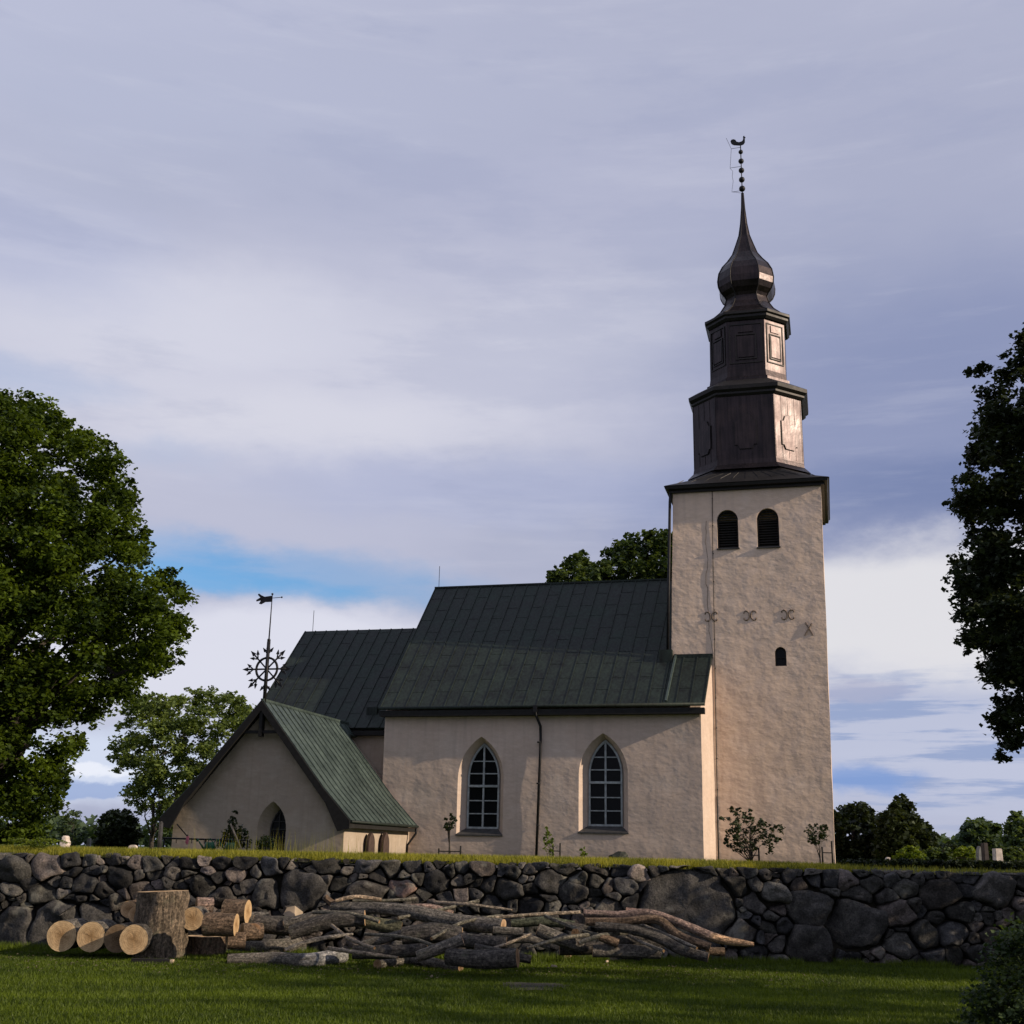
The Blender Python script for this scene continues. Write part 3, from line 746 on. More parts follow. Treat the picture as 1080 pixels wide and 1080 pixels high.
# lower drum
def drum(name, a, b, z0, z1, uc, flare):
    mb = MB(); oct_loft(mb, [(a + flare, b + flare * .5, z0, uc), (a + .03, b + .015, z0 + .35, uc), (a, b, z0 + .6, uc), (a, b, z1, uc)])
    return mb.build(name, 'spire_copper', church)
def face_frame(a, b, uc, k):
    "origin, right, out vectors of drum face k (0 front, 1 front-right diagonal, -1 front-left diagonal)"
    if k == 0: return Vector((uc, VC - a, 0)), Vector((1, 0, 0)), Vector((0, -1, 0)), b
    p = Vector((uc + k * (a + b) / 2, VC - (a + b) / 2, 0)); r = Vector((1, k, 0)).normalized(); return p, r, Vector((k, -1, 0)).normalized(), (a - b) / math.sqrt(2)
def on_face(mb, fr, poly, d0, d1):
    poly = [(x, zm(z)) for x, z in poly]
    o, r, n_, _ = fr; vs = [o + r * x + n_ * d0 + Vector((0, 0, z)) for x, z in poly] + [o + r * x + n_ * d1 + Vector((0, 0, z)) for x, z in poly]; n = len(poly)
    mb.add(vs, [tuple(range(n)), tuple(range(n, 2 * n))[::-1]] + [(j, i, n + i, n + j) for i in range(n) for j in [(i + 1) % n]])
def frame_on(mb, fr, x0, x1, z0, z1, w, d):
    for q in ([(x0, z0), (x1, z0), (x1, z0 + w), (x0, z0 + w)], [(x0, z1 - w), (x1, z1 - w), (x1, z1), (x0, z1)], [(x0, z0 + w), (x0 + w, z0 + w), (x0 + w, z1 - w), (x0, z1 - w)], [(x1 - w, z0 + w), (x1, z0 + w), (x1, z1 - w), (x1 - w, z1 - w)]): on_face(mb, fr, q, -.01, d)
d1 = drum('lower_lantern', 2.66, 1.40, 20.02, 24.5, UC, .3)
for k in (0, 1, -1):
    fr = face_frame(2.66, 1.40, UC, k); hw = fr[3]; mb = MB()
    w = .52 if k == 0 else .48; sh = []
    zc0, zc1 = 21.1, 23.2
    pts = [(-w * .7, zc0 + .35), (-w, zc0 + .35), (-w, zc1 - .35), (-w * .7, zc1 - .35)]
    poly = [(-w * .55, zc0 + .12), (w * .55, zc0 + .12), (w * .75, zc0 + .35), (w, zc0 + .35), (w, zc1 - .4), (w * .75, zc1 - .4), (w * .5, zc1 - .1), (0, zc1), (-w * .5, zc1 - .1), (-w * .75, zc1 - .4), (-w, zc1 - .4), (-w, zc0 + .35), (-w * .75, zc0 + .35)]
    on_face(mb, fr, [(x * 1.07, (z - 22.15) * 1.03 + 22.15) for x, z in poly], -.01, .03); mb.build('panel_surround', 'spire_trim', d1)
    mb = MB(); on_face(mb, fr, poly, .0, .06); mb.build('relief_panel', 'spire_copper', d1)
    mb = MB()
    n_ = 5 if k == 0 else 4
    for i in range(n_ + 1):    # standing seams
        x = -hw + .04 + (2 * hw - .08) * i / n_; on_face(mb, fr, [(x - .012, 20.7), (x + .012, 20.7), (x + .012, 24.45), (x - .012, 24.45)], -.01, .014)
    mb.build('seams', 'spire_copper', d1)
mb = MB(); oct_loft(mb, [(2.68, 1.40, 24.3, UC + .05), (2.78, 1.45, 24.42, UC + .07), (2.78, 1.45, 24.52, UC + .07), (2.90, 1.55, 24.62, UC + .08), (2.92, 1.56, 24.78, UC + .08), (2.5, 1.3, 25.05, UC + .05), (2.02, 1.02, 25.32, UC + .08)])
mb.build('lantern_cornice', 'spire_trim', church)
UC2 = .57
mb = MB(); oct_loft(mb, [(2.05, 1.03, 25.2, UC2), (2.05, 1.03, 25.42, UC2), (1.92, .96, 25.5, UC2), (1.88, .94, 25.8, UC2), (1.88, .94, 28.6, UC2 + .03)])
d2 = mb.build('upper_lantern', 'spire_copper', church)
for k in (0, 1, -1):
    fr = face_frame(1.88, .94, UC2 + .015, k); hw = fr[3]; mb = MB()
    frame_on(mb, fr, -hw + .12, hw - .12, 26.2, 28.3, .05, .04); frame_on(mb, fr, -hw * .55, hw * .55, 26.4, 27.75, .05, .05)
    mb.build('panel_moulding', 'spire_trim', d2); mb = MB()
    on_face(mb, fr, [(-hw * .42, 26.52), (hw * .42, 26.52), (hw * .42, 27.63), (-hw * .42, 27.63)], -.01, .05)
    on_face(mb, fr, [(-hw * .4, 27.85), (hw * .4, 27.85), (hw * .4, 28.2), (-hw * .4, 28.2)], -.01, .05)
    mb.build('relief_panel', 'spire_copper', d2)
UC3 = .64
mb = MB(); oct_loft(mb, [(1.95, .97, 28.5, UC3), (2.05, 1.03, 28.62, UC3), (2.05, 1.03, 28.75, UC3), (2.14, 1.09, 28.82, UC3), (2.14, 1.09, 28.96, UC3)])
mb.build('upper_cornice', 'spire_trim', church)
mb = MB(); prof = [(2.12, 1.08, 28.96), (1.7, .87, 29.15), (1.35, .69, 29.4), (1.12, .57, 29.7), (1.03, .53, 30.0), (1.1, .56, 30.2), (1.28, .66, 30.5), (1.40, .71, 30.9), (1.43, .73, 31.35), (1.36, .69, 31.8), (1.17, .6, 32.2), (.9, .45, 32.5), (.65, .33, 32.85), (.47, .24, 33.3), (.28, .145, 33.9), (.17, .09, 34.6), (.085, .05, 35.4), (.045, .03, 36.15)]
oct_loft(mb, [(a, b, z, UC3 - .03 * (z - 29) / 7) for a, b, z in prof]); onion = mb.build('onion_dome', 'spire_copper', church)
mb = MB()     # hip ridges and sheet laps of the dome
for j in range(8):
    pts = [octo(a + .01, b + .005, z, UC3 - .03 * (z - 29) / 7)[j] for a, b, z in prof]
    mb.tube(pts, [.028] * 12 + [.018] * (len(pts) - 12), 5)
mb.build('hip_rolls', 'spire_trim', onion)
fin = MB(); uf = .6
fin.tube([(uf, VC, 35.9), (uf, VC, 39.15)], .028, 8); rod = fin.build('finial_rod', 'iron', church)
for z, r in ((36.38, .17), (36.93, .16), (37.5, .155), (38.07, .15), (38.64, .125)):
    MB().sphere((uf, VC, z), r, 16).build('finial_ball', 'iron', rod)
# weathercock: cut from thick plate, with tail to the left
ck = [(-.06, 39.06), (.06, 39.06), (.17, 39.1), (.24, 39.2), (.25, 39.36), (.24, 39.46), (.29, 39.5), (.24, 39.54), (.23, 39.6), (.18, 39.6), (.15, 39.54), (.16, 39.44), (.13, 39.33), (.05, 39.27), (-.08, 39.25), (-.2, 39.3), (-.26, 39.42), (-.36, 39.48), (-.47, 39.46), (-.53, 39.38), (-.5, 39.25), (-.42, 39.16), (-.34, 39.12), (-.2, 39.09)]
mb = MB(); mb.prism([(uf + x, z) for x, z in ck], VC - .03, VC + .03); mb.build('weathercock', 'iron', church)
mb = MB(); wp = [(uf, 36.1), (uf - .55, 36.25), (uf - .46, 36.9), (uf - .50, 37.2), (uf - .46, 37.5), (uf - .60, 37.7), (uf - .50, 38.9), (uf - .75, 39.6)]
mb.tube([(x, VC - .02, z) for x, z in wp], .010, 5)
for z, x in ((36.24, -.55), (37.72, -.58), (38.9, -.5)): mb.tube([(uf, VC, z + .03), (uf + x, VC - .02, z)], .012, 5)
mb.build('lightning_conductor', 'iron', church)
mb = MB(); mb.tube([(-1.15, .035, 18.4), (-1.2, .03, 16), (-1.22, .02, 13), (-1.26, .0, 9), (-1.3, -.015, 5), (-1.31, -.03, 1.4)], .016, 5)
for i in range(12): mb.sphere((-1.16 - .15 * i / 12, .035 - .06 * i / 12, 18 - i * 1.35), .03, 6)
mb.tube([(-1.31, -.04, 4.2), (-1.31, -.05, 1.4)], .03, 6)
mb.build('lightning_conductor', 'iron', church)

# nave ----------------------------------------------------------------
EV, EZ, RV, RZ = -2.5, 8.0, 4.7, 15.2       # eave and ridge of the nave roof
def gable_prism(u0, u1, v0, vr, v1, z0, ze, zr, skew=0):
    mb = MB(); pl = [(v0, z0), (v1, z0), (v1, ze), (vr, zr), (v0, ze)]
    vs = [(u0, v, z) for v, z in pl] + [(u1 + skew * (v - v0) / (vr - v0), v, z) for v, z in pl]
    n = 5; return mb.add(vs, [tuple(range(n)), tuple(range(n, 2 * n))[::-1]] + [(j, i, n + i, n + j) for i in range(n) for j in [(i + 1) % n]])
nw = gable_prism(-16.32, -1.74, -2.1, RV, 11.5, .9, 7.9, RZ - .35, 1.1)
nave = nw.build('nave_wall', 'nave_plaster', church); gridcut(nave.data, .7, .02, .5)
wins = [(-11.63, 2.14, 1.5, 2.37, 6.67), (-6.04, 2.18, 1.52, 2.55, 6.80)]
cuts = []
for c, wo, wi, z0, za in wins:
    po = arch_pts(c, wo, z0, z0 + 2.45, za, 10); dv = .5
    pi2 = arch_pts(c + .03, wi, z0 + .26, z0 + 2.5, za - .25, 10)
    k = .3 / dv      # run the splay out in front of the wall
    pex = [(a[0] + (a[0] - b[0]) * k, a[1] + (a[1] - b[1]) * k) for a, b in zip(po, pi2)]
    cuts.append(loft(pex, -2.1 - .3, pi2, -2.1 + dv))
cut(nave, cuts)
for c, wo, wi, z0, za in wins:
    vb = -1.6
    # thin raised plaster edge
    o1 = arch_pts(c + .03, wi - .01, z0 + .265, z0 + 2.5, za - .255, 10); i1 = arch_pts(c + .03, wi - .17, z0 + .35, z0 + 2.5, za - .37, 10)
    mb = MB(); ring_frame(mb, o1, i1, vb - .12, vb - .04)
    zt = z0 + 2.13
    mb.box(c + .03 - .04, c + .03 + .04, vb - .115, vb - .045, z0 + .34, za - .37)
    hgt = [z0 + .35 + q for q in (.57, 1.14)] + [zt + q for q in (.55, 1.10)]
    for z in hgt:
        hw = wi / 2 - .08
        if z > z0 + 2.5:
            cc = wi / 2 - .085; r_ = (za - .37) - (z0 + 2.5); R = (cc * cc + r_ * r_) / (2 * cc); hw = cc - R + math.sqrt(max(0, R * R - (z - z0 - 2.5) ** 2))
        mb.box(c + .03 - hw, c + .03 + hw, vb - .11, vb - .05, z - .024, z + .024)
    mb.box(c + .03 - wi / 2 + .02, c + .03 + wi / 2 - .02, vb - .15, vb - .04, zt - .05, zt + .05)
    for q in (.57 * .5, .57 * 1.5): pass
    wn = mb.build('window', 'frame_paint', church)
    loft(arch_pts(c + .03, wi - .03, z0 + .28, z0 + 2.5, za - .27, 10), vb - .035, arch_pts(c + .03, wi - .03, z0 + .28, z0 + 2.5, za - .27, 10), vb - .012).build('pane', 'glass', wn)
    mb = MB(); hwo = wo / 2 + .02; hwi = wi / 2 + .0
    mb.hexa([(c - hwo, -2.16, z0 - .06), (c + hwo, -2.16, z0 - .06), (c + hwi, vb - .1, z0 + .2), (c - hwi, vb - .1, z0 + .2), (c - hwo, -2.16, z0 + .0), (c + hwo, -2.16, z0 + .0), (c + hwi, vb - .1, z0 + .275), (c - hwi, vb - .1, z0 + .275)])
    mb.build('sill', 'slate_sill', wn)

def slope(mb, e0, e1, r0, r1, thick, seam, laps=0, rib=.035):
    e0, e1, r0, r1 = map(Vector, (e0, e1, r0, r1)); nrm = (e1 - e0).cross(r0 - e0).normalized()
    if nrm.z < 0: nrm = -nrm
    d = nrm * thick
    mb.hexa([e0 - d, e1 - d, r1 - d, r0 - d, e0, e1, r1, r0])
    n = int((e1 - e0).length / seam)
    for i in range(n + 1):
        t = i / n; a = e0.lerp(e1, t); b = r0.lerp(r1, t); x = (e1 - e0).normalized() * .02
        if i == 0: x0, x1 = Vector((0, 0, 0)), x * 2
        elif i == n: x0, x1 = -x * 2, Vector((0, 0, 0))
        else: x0, x1 = -x, x
        u_ = nrm * rib
        mb.hexa([a + x0, a + x1, b + x1, b + x0, a + x0 + u_, a + x1 + u_, b + x1 + u_, b + x0 + u_])
        if i < n:      # staggered cross laps in every bay
            Ls = (r0 - e0).length; k = 2.0 if i % 2 else 1.1
            while k < Ls - .3:
                c0 = a.lerp(b, k / Ls) + x; c1 = e0.lerp(e1, (i + 1) / n).lerp(r0.lerp(r1, (i + 1) / n), k / Ls) - x
                s_ = (b - a).normalized() * .03; h = nrm * .012
                mb.hexa([c0, c1, c1 + s_, c0 + s_, c0 + h, c1 + h, c1 + s_ + h * .3, c0 + s_ + h * .3]); k += 2.0
mb = MB()
slope(mb, (-16.45, EV, EZ), (-1.52, EV, EZ), (-16.40, RV, RZ), (-1.1, RV, RZ), .12, .62)
slope(mb, (-16.45, 2 * RV - EV, EZ), (-1.52, 2 * RV - EV, EZ), (-16.40, RV, RZ), (-1.1, RV, RZ), .12, .62)
mb.box(-16.42, -3.0, RV - .06, RV + .06, RZ - .03, RZ + .06)
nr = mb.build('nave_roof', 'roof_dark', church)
mb = MB(); mb.box(-16.46, -1.53, EV - .04, -2.12, EZ - .42, EZ - .17)       # boxed eave
mb.build('eave_board', 'black_wood', nr)
mb = MB(); mb.tube([(-16.5, EV - .05, EZ - .06), (-1.5, EV - .05, EZ - .02)], .075, 8); mb.build('gutter', 'roof_dark', nr)
# raised verge strip, low cheek and snow-ladder beside the tower
mb = MB(); mb.bar((-3.2, EV + .1, EZ + .14), (-3.02, -.03, EZ + 2.55), .09, .10); mb.build('parapet_strip', 'roof_green', nr)
mb = MB(); mb.box(-3.75, -3.15, -.35, .25, EZ + 2.1, EZ + 2.75); mb.build('roof_hatch', 'roof_dark', nr)
mb = MB(); mb.box(-3.1, -1.34, -.12, .04, EZ + 2.36, EZ + 2.56); mb.build('flashing', 'roof_dark', nr)
# downpipe with its swan neck
mb = MB(); mb.tube([(-9.04, EV - .05, 7.95), (-9.02, EV - .02, 7.6), (-8.86, -2.25, 7.1), (-8.85, -2.22, 6.5), (-8.98, -2.24, 1.3)], .06, 10); mb.box(-9.12, -8.94, EV - .14, EV + .04, 7.7, 8.0)
dp = mb.build('downpipe', 'iron', church)
for z in (6.4, 4.6, 2.8): MB().tube([(-8.93, -2.24, z - .03), (-8.93, -2.24, z + .03)], .08, 10).build('bracket', 'iron', dp)
MB().tube([(-16.2, RV, 15.1), (-16.2, RV, 16.4)], .015, 5).build('lightning_rod', 'iron', church)

# chancel -------------------------------------------------------------
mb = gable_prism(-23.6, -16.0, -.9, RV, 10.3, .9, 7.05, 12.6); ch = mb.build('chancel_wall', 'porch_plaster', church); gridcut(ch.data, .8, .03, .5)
mb = MB(); CE, CZ, CR = -1.25, 7.2, 13.05
slope(mb, (-23.85, CE, CZ), (-16.3, CE, CZ), (-23.8, RV, CR), (-16.3, RV, CR), .12, .62)
slope(mb, (-23.85, 2 * RV - CE, CZ), (-16.3, 2 * RV - CE, CZ), (-23.8, RV, CR), (-16.3, RV, CR), .12, .62)
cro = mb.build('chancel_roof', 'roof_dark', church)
MB().box(-23.8, -16.33, CE - .03, -.92, CZ - .36, CZ - .14).build('eave_board', 'black_wood', cro)
MB().box(-17.9, -17.35, -.55, -.2, 7.9, 8.25).build('roof_hatch', 'roof_dark', cro)
MB().tube([(-23.35, RV, 13), (-23.35, RV, 14.2)], .015, 5).build('lightning_rod', 'iron', church)

# gabled annex (sacristy) towards the camera ---------------------------
PU, PF = -18.65, -9.75
mb = MB(); hw = 3.72
pl = [(PU - hw, .9), (PU + hw, .9), (PU + hw, 2.85), (PU, 7.05), (PU - hw, 2.85)]
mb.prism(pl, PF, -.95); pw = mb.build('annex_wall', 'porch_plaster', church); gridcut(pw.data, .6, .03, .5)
c, wo, z0, za = -18.02, 1.25, 1.2, 3.42
po = arch_pts(c, wo, z0, 2.35, za, 8); pi2 = arch_pts(c + .14, .78, z0 + .15, 2.25, za - .3, 8); k = .3 / .5
cut(pw, [loft([(a[0] + (a[0] - b[0]) * k, a[1] + (a[1] - b[1]) * k) for a, b in zip(po, pi2)], PF - .3, pi2, PF + .5)])
mb = MB(); ring_frame(mb, arch_pts(c + .14, .77, z0 + .155, 2.25, za - .305, 8), arch_pts(c + .14, .69, z0 + .2, 2.25, za - .36, 8), PF + .38, PF + .44)
mb.box(c + .125, c + .155, PF + .385, PF + .435, z0 + .2, za - .36)
for z in (1.75, 2.05, 2.35, 2.65): mb.box(c + .14 - .33, c + .14 + .33, PF + .39, PF + .43, z - .012, z + .012)
wn = mb.build('window', 'slate_sill', church)
loft(arch_pts(c + .14, .75, z0 + .17, 2.25, za - .32, 8), PF + .445, arch_pts(c + .14, .75, z0 + .17, 2.25, za - .32, 8), PF + .47).build('pane', 'glass', wn)
PR = 7.42; HE = 4.12; ZE = 2.72
def rprof(s):       # roof cross-section, straight then kicked out at the foot
    return [(PU, PR), (PU + s * 2.9, PR - 2.9 * 1.19), (PU + s * HE, ZE)]
mb = MB()
for s in (1, -1):
    pr = rprof(s)
    for (ua, za_), (ub_, zb_) in zip(pr, pr[1:]):
        slope(mb, (ub_, -10.15, zb_), (ub_, -2.22 if s > 0 else -1.0, zb_), (ua, -10.15, za_), (ua, -2.22 if s > 0 else -1.0, za_), .10, .55)
slope(mb, (PU + .5, -2.2, PR - .6), (PU + .5, -.9, PR - .6), (PU, -2.2, PR), (PU, -.9, PR), .1, .6)
mb.box(PU - .06, PU + .06, -10.16, -.9, PR - .03, PR + .06)
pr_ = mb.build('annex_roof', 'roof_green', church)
for s in (1, -1):
    mb = MB(); pr = rprof(s)
    prof = [(PU, PR - .02), (PU + s * 2.9, PR - 2.9 * 1.19 - .02), (PU + s * HE, ZE - .02), (PU + s * HE, ZE - .32), (PU + s * (HE - .5), ZE - .42), (PU + s * 3.05, PR - 2.9 * 1.19 - .62), (PU, PR - .42)]
    mb.prism(prof, -10.2, -10.12)
    mb.prism([(x, z - .1) for x, z in prof[:3]] + [(x, z - .0) for x, z in [(PU + s * HE, ZE - .3), (PU + s * 3.0, PR - 2.9 * 1.19 - .45), (PU, PR - .3)]], -10.12, PF + .03)
    mb.build('bargeboard', 'black_wood', church)
    mb = MB(); mb.box(*sorted((PU + s * 3.74, PU + s * (HE - .02))), -10.1, -2.25, ZE - .28, ZE - .12); mb.build('eave_board', 'black_wood', church)
mb = MB(); mb.box(PU - .07, PU + .07, -10.16, -9.9, 5.95, 7.3); mb.box(PU - .98, PU + .98, -10.1, -10.0, 6.08, 6.2); mb.build('gable_tie', 'black_wood', church)
mb = MB(); mb.tube([(PU + 4.16, -10.15, ZE - .05), (PU + 4.16, -2.2, ZE - .05)], .06, 8); mb.build('gutter', 'roof_dark', church)
mb = MB(); mb.tube([(PU + 4.16, -2.35, ZE - .05), (PU + 4.14, -2.35, ZE - .35), (PU + 3.78, -2.4, ZE - .85), (PU + 3.76, -2.4, 1.3)], .05, 8); mb.build('downpipe', 'iron', church)
# wrought-iron wheel cross and vane on the gable
UX = PU + .02; VX = -10.0; ZC = 8.70
mb = MB(); mb.tube([(UX, VX, 7.2), (UX, VX, 9.85)], .075, 8)
mb.tube([(UX, VX, 9.85), (UX, VX, 11.85)], [.03, .018], 6); mb.sphere((UX, VX, 9.9), .08, 8); mb.sphere((UX, VX, 11.85), .05, 8)
orn = mb.build('ornament_post', 'iron', church)
mb = MB(); R = .47
mb.tube([(UX + R * math.cos(q), VX, ZC + R * math.sin(q)) for q in [2 * PI * i / 32 for i in range(33)]], .05, 6)
for i in range(8):
    a = PI / 4 * i; d = Vector((math.cos(a), 0, math.sin(a))); cN = Vector((UX, VX, ZC)); n_ = Vector((-d.z, 0, d.x))
    e = cN + d * .88; mb.tube([cN, e], .036, 6)
    def arrow(p, d_, s):      # spear tip
        m_ = Vector((-d_.z, 0, d_.x)); mb.add([p - m_ * .075 * s + Vector((0, -.02, 0)), p + d_ * .21 * s + Vector((0, -.02, 0)), p + m_ * .075 * s + Vector((0, -.02, 0)), p - m_ * .075 * s + Vector((0, .02, 0)), p + d_ * .21 * s + Vector((0, .02, 0)), p + m_ * .075 * s + Vector((0, .02, 0))], [(0, 1, 2), (5, 4, 3), (0, 3, 4, 1), (1, 4, 5, 2), (2, 5, 3, 0)])
    arrow(cN + d * .84, d, 1.2)
    for s in (-1, 1):
        dd = (d + n_ * s * .8).normalized(); p0 = cN + d * .60; p1 = p0 + dd * .2; mb.tube([p0, p1], .03, 5); arrow(p1 - dd * .02, dd, .95)
mb.build('wheel_cross', 'iron', orn)
mb = MB(); Zv = 11.62
fl = [(-.02, Zv - .1), (-.02, Zv + .16), (-.34, Zv + .13), (-.5, Zv + .2), (-.62, Zv + .28), (-.66, Zv + .22), (-.54, Zv + .1), (-.72, Zv + .0), (-.7, Zv - .06), (-.5, Zv - .02), (-.58, Zv - .16), (-.48, Zv - .19), (-.3, Zv - .1)]
mb.prism([(UX + x, z) for x, z in fl], VX - .015, VX + .015); mb.tube([(UX, VX, Zv + .06), (UX + .42, VX, Zv + .08)], .014, 5); mb.sphere((UX + .44, VX, Zv + .08), .04, 8)
mb.build('wind_vane', 'iron', orn)

# ------------------------------------------------------------------ things in the churchyard
def cw(u, v, z): return church_m @ Vector((u, v, z))
church_m = Matrix.Translation((10.608, 54, 0)) @ Matrix.Rotation(-A, 4, 'Z')
def slab(name, label, x, ybase, ytop, Y, wpx, m, shape='round', tk=.14, rz=0, lean=0, group='gravestones in the churchyard', cat='gravestone'):
    b = at(x, ybase, Y); h = (ybase - ytop) / F * Y * .97; w = wpx / F * Y; b.z = YARD
    tp = at(x, ytop, Y).z - YARD; h = max(.15, tp)
    o = empty(name, b, rz); tag(o, label, cat, group)
    if shape == 'round': pts = arch_pts(0, w, -.1, h * .75, h, 6, False)
    elif shape == 'gothic': pts = arch_pts(0, w, -.1, h * .55, h, 6, True)
    elif shape == 'urn': pts = [(-w * .5, -.1), (w * .5, -.1), (w * .5, h * .25), (w * .3, h * .32), (w * .5, h * .5), (w * .4, h * .68), (w * .22, h * .74), (w * .3, h * .88), (0, h), (-w * .3, h * .88), (-w * .22, h * .74), (-w * .4, h * .68), (-w * .5, h * .5), (-w * .3, h * .32), (-w * .5, h * .25)]
    else: pts = [(-w * .5, -.1), (w * .5, -.1), (w * .42, h), (-w * .42, h)]
    mb = MB(); mb.prism(pts, -tk / 2, tk / 2); me = mb.mesh('slab')
    bm = bmesh.new(); bm.from_mesh(me); bmesh.ops.bevel(bm, geom=[e for e in bm.edges], offset=.015, segments=2, affect='EDGES', clamp_overlap=True); bm.to_mesh(me); bm.free()
    s_ = link('slab', me, m, o); s_.rotation_euler = (lean, 0, 0)
    MB().box(-w * .65, w * .65, -tk, tk, -.1, .10).build('plinth', 'grey_stone', o)
    return o
slab('gravestone', 'pinkish gravestone with narrow waist under the big left tree', 68, 896, 881, 30, 8, 'pale_stone', 'urn', .3)
slab('gravestone', 'small grey gravestone between left tree and dark conifer', 93, 896, 884, 36, 4, 'grey_stone', 'flat')
slab('gravestone', 'low pale stone in grass right of the dark conifer', 140, 897, 891, 34, 8, 'pale_stone', 'round')
slab('gravestone', 'squat pale square gravestone left of the pair behind the wall', 926, 914, 907, 40, 5.5, 'pale_stone', 'flat')
slab('gravestone', 'pale round-topped gravestone right of the squat one, by the lime shrub', 937, 912, 904, 42, 5, 'pale_stone', 'round')
slab('gravestone', 'white tapering gravestone on dark block near right edge of view', 1053, 912, 895, 42, 8, 'pale_stone', 'flat', .3)
slab('gravestone', 'tall dark pillar gravestone left of the white one', 1040, 914, 889, 44, 5, 'dark_stone', 'flat', .3)
slab('gravestone', 'tall grey slender gravestone between lime shrub and dark pillar', 1034, 914, 892, 45, 5, 'grey_stone', 'gothic', .25)
# two old slabs leaning on the annex side wall
for vv, hh, lab in ((-7.3, 2.42, 'dark red arched grave slab against annex side wall, nearer the annex corner'), (-5.6, 2.48, 'dark red arched grave slab against annex side wall, nearer the nave')):
    p = cw(PU + 3.9, vv, YARD); o = empty('grave_slab', p, -A + PI / 2); tag(o, lab, 'grave slab', 'grave slabs leaning on the annex')
    mb = MB(); mb.prism(arch_pts(0, .7, -.1, .4, hh - YARD - .12, 8, True), -.07, .07); s_ = mb.build('slab', 'red_stone', o); s_.rotation_euler = (-.0, 0, 0)
    mb = MB(); mb.prism([(x * .78, z * .9 + .03) for x, z in arch_pts(0, .7, 0, .4, hh - YARD - .12, 8, True)], .0705, .09); mb.build('carved_panel', 'dark_stone', o)
# boulder by the nave wall
p = cw(-5.1, -3.4, YARD); mb = MB(); mb.sphere((0, 0, .1), .42, 18, .55)
mb.v = [tuple(Vector(q) + noise.noise_vector(Vector(q) * 2.1) * .16) for q in mb.v]; me = mb.mesh('boulder'); set_tone(me, (.05, .055, .045))
o = link('boulder', me, 'fieldstone'); o.location = p; tag(o, 'low dark boulder on the turf below the right nave window', 'boulder')

# tool rail left of the annex
RY = 40.0
a_ = at(172, 884, RY); b_ = at(262, 884, RY)
o = empty('tool_rail', (a_.x, RY, YARD)); tag(o, 'low black iron tool rail in front of the annex gable', 'tool rail')
zt = a_.z - YARD; L_ = b_.x - a_.x
MB().tube([(0, 0, zt), (L_, 0, zt - .02)], .028, 8).build('rail', 'iron', o)
for x in (.03, L_ * .5, L_ - .03): MB().tube([(x, .03, -.1), (x, .03, zt)], .03, 8).build('post', 'iron', o)
mb = MB(); mb.tube([(.4, 0, zt + .45), (.85, 0, zt)], .02, 6); mb.build('strut', 'iron', o)
for x in (.45, .95, 1.35, 1.9): MB().tube([(x, -.03, zt), (x, -.09, zt - .05), (x, -.05, zt - .14)], .012, 5).build('hook', 'iron', o)
p = at(198, 882, RY - .12); o = empty('work_glove', p); tag(o, 'pink work glove hanging from the black tool rail', 'glove')
mb = MB(); mb.prism([(x * .6, z * .62) for x, z in [(-.06, 0), (-.07, -.2), (-.10, -.30), (-.06, -.36), (-.04, -.26), (-.035, -.40), (0, -.41), (.005, -.27), (.01, -.41), (.05, -.39), (.06, -.24), (.08, -.18), (.06, 0)]], -.03, .03); mb.build('palm', 'pink_cloth', o)
MB().tube([(0, 0, -.02), (0, .0, .06)], .014, 6).build('loop', 'iron', o)
for x, lab in ((221, 'green watering can under the tool rail, left of its twin'), (243, 'green watering can under the tool rail beside the leaning pole')):
    p = at(x, 893, RY - .4); p.z = YARD; o = empty('watering_can', p, random.uniform(-.3, .3)); tag(o, lab, 'watering can', 'green watering cans by the rail')
    MB().tube([(0, 0, -.02), (0, 0, .22), (0, 0, .34)], [.15, .17, .13], 16).build('body', 'green_plastic', o)
    MB().tube([(-.14, 0, .08), (-.3, 0, .28), (-.36, 0, .36)], [.035, .025, .02], 8).build('spout', 'green_plastic', o)
    MB().tube([(-.38, 0, .37), (-.42, 0, .40)], [.03, .06], 10).build('rose', 'green_plastic', o)
    MB().tube([(.1, 0, .3), (.2, 0, .42), (.24, 0, .28), (.16, 0, .1)], .018, 6).build('handle', 'green_plastic', o)
    MB().tube([(-.08, 0, .33), (0, 0, .46), (.1, 0, .33)], .018, 6).build('carry_handle', 'green_plastic', o)
a_ = at(243, 869, RY - .6); b_ = at(257, 899, RY - .9); b_.z = YARD
o = empty('wooden_rake', b_); tag(o, 'pale wooden rake leaning against the tool rail', 'rake')
d_ = a_ - b_; MB().tube([(0, 0, 0), d_], .028, 8).build('handle', 'old_wood', o)
mb = MB(); mb.bar((-.3, 0, .03), (.3, 0, .03), .05, .05)
for i in range(8): mb.tube([(-.27 + i * .077, 0, .03), (-.27 + i * .077, -.05, -.05)], .01, 4)
mb.build('head', 'old_wood', o)
p = at(168, 897, 38); p.z = YARD; tz = at(166, 868, 38).z - YARD
o = empty('wooden_post', p); tag(o, 'weathered upright wooden post at the left end of the annex', 'post'); 
mb = MB(); mb.tube([(0, 0, -.1), (-.02, 0, tz)], [.07, .06], 8); mb.build('shaft', 'old_wood', o); MB().tube([(-.02, 0, tz), (-.02, 0, tz + .05)], [.062, .02], 8).build('cap', 'old_wood', o)

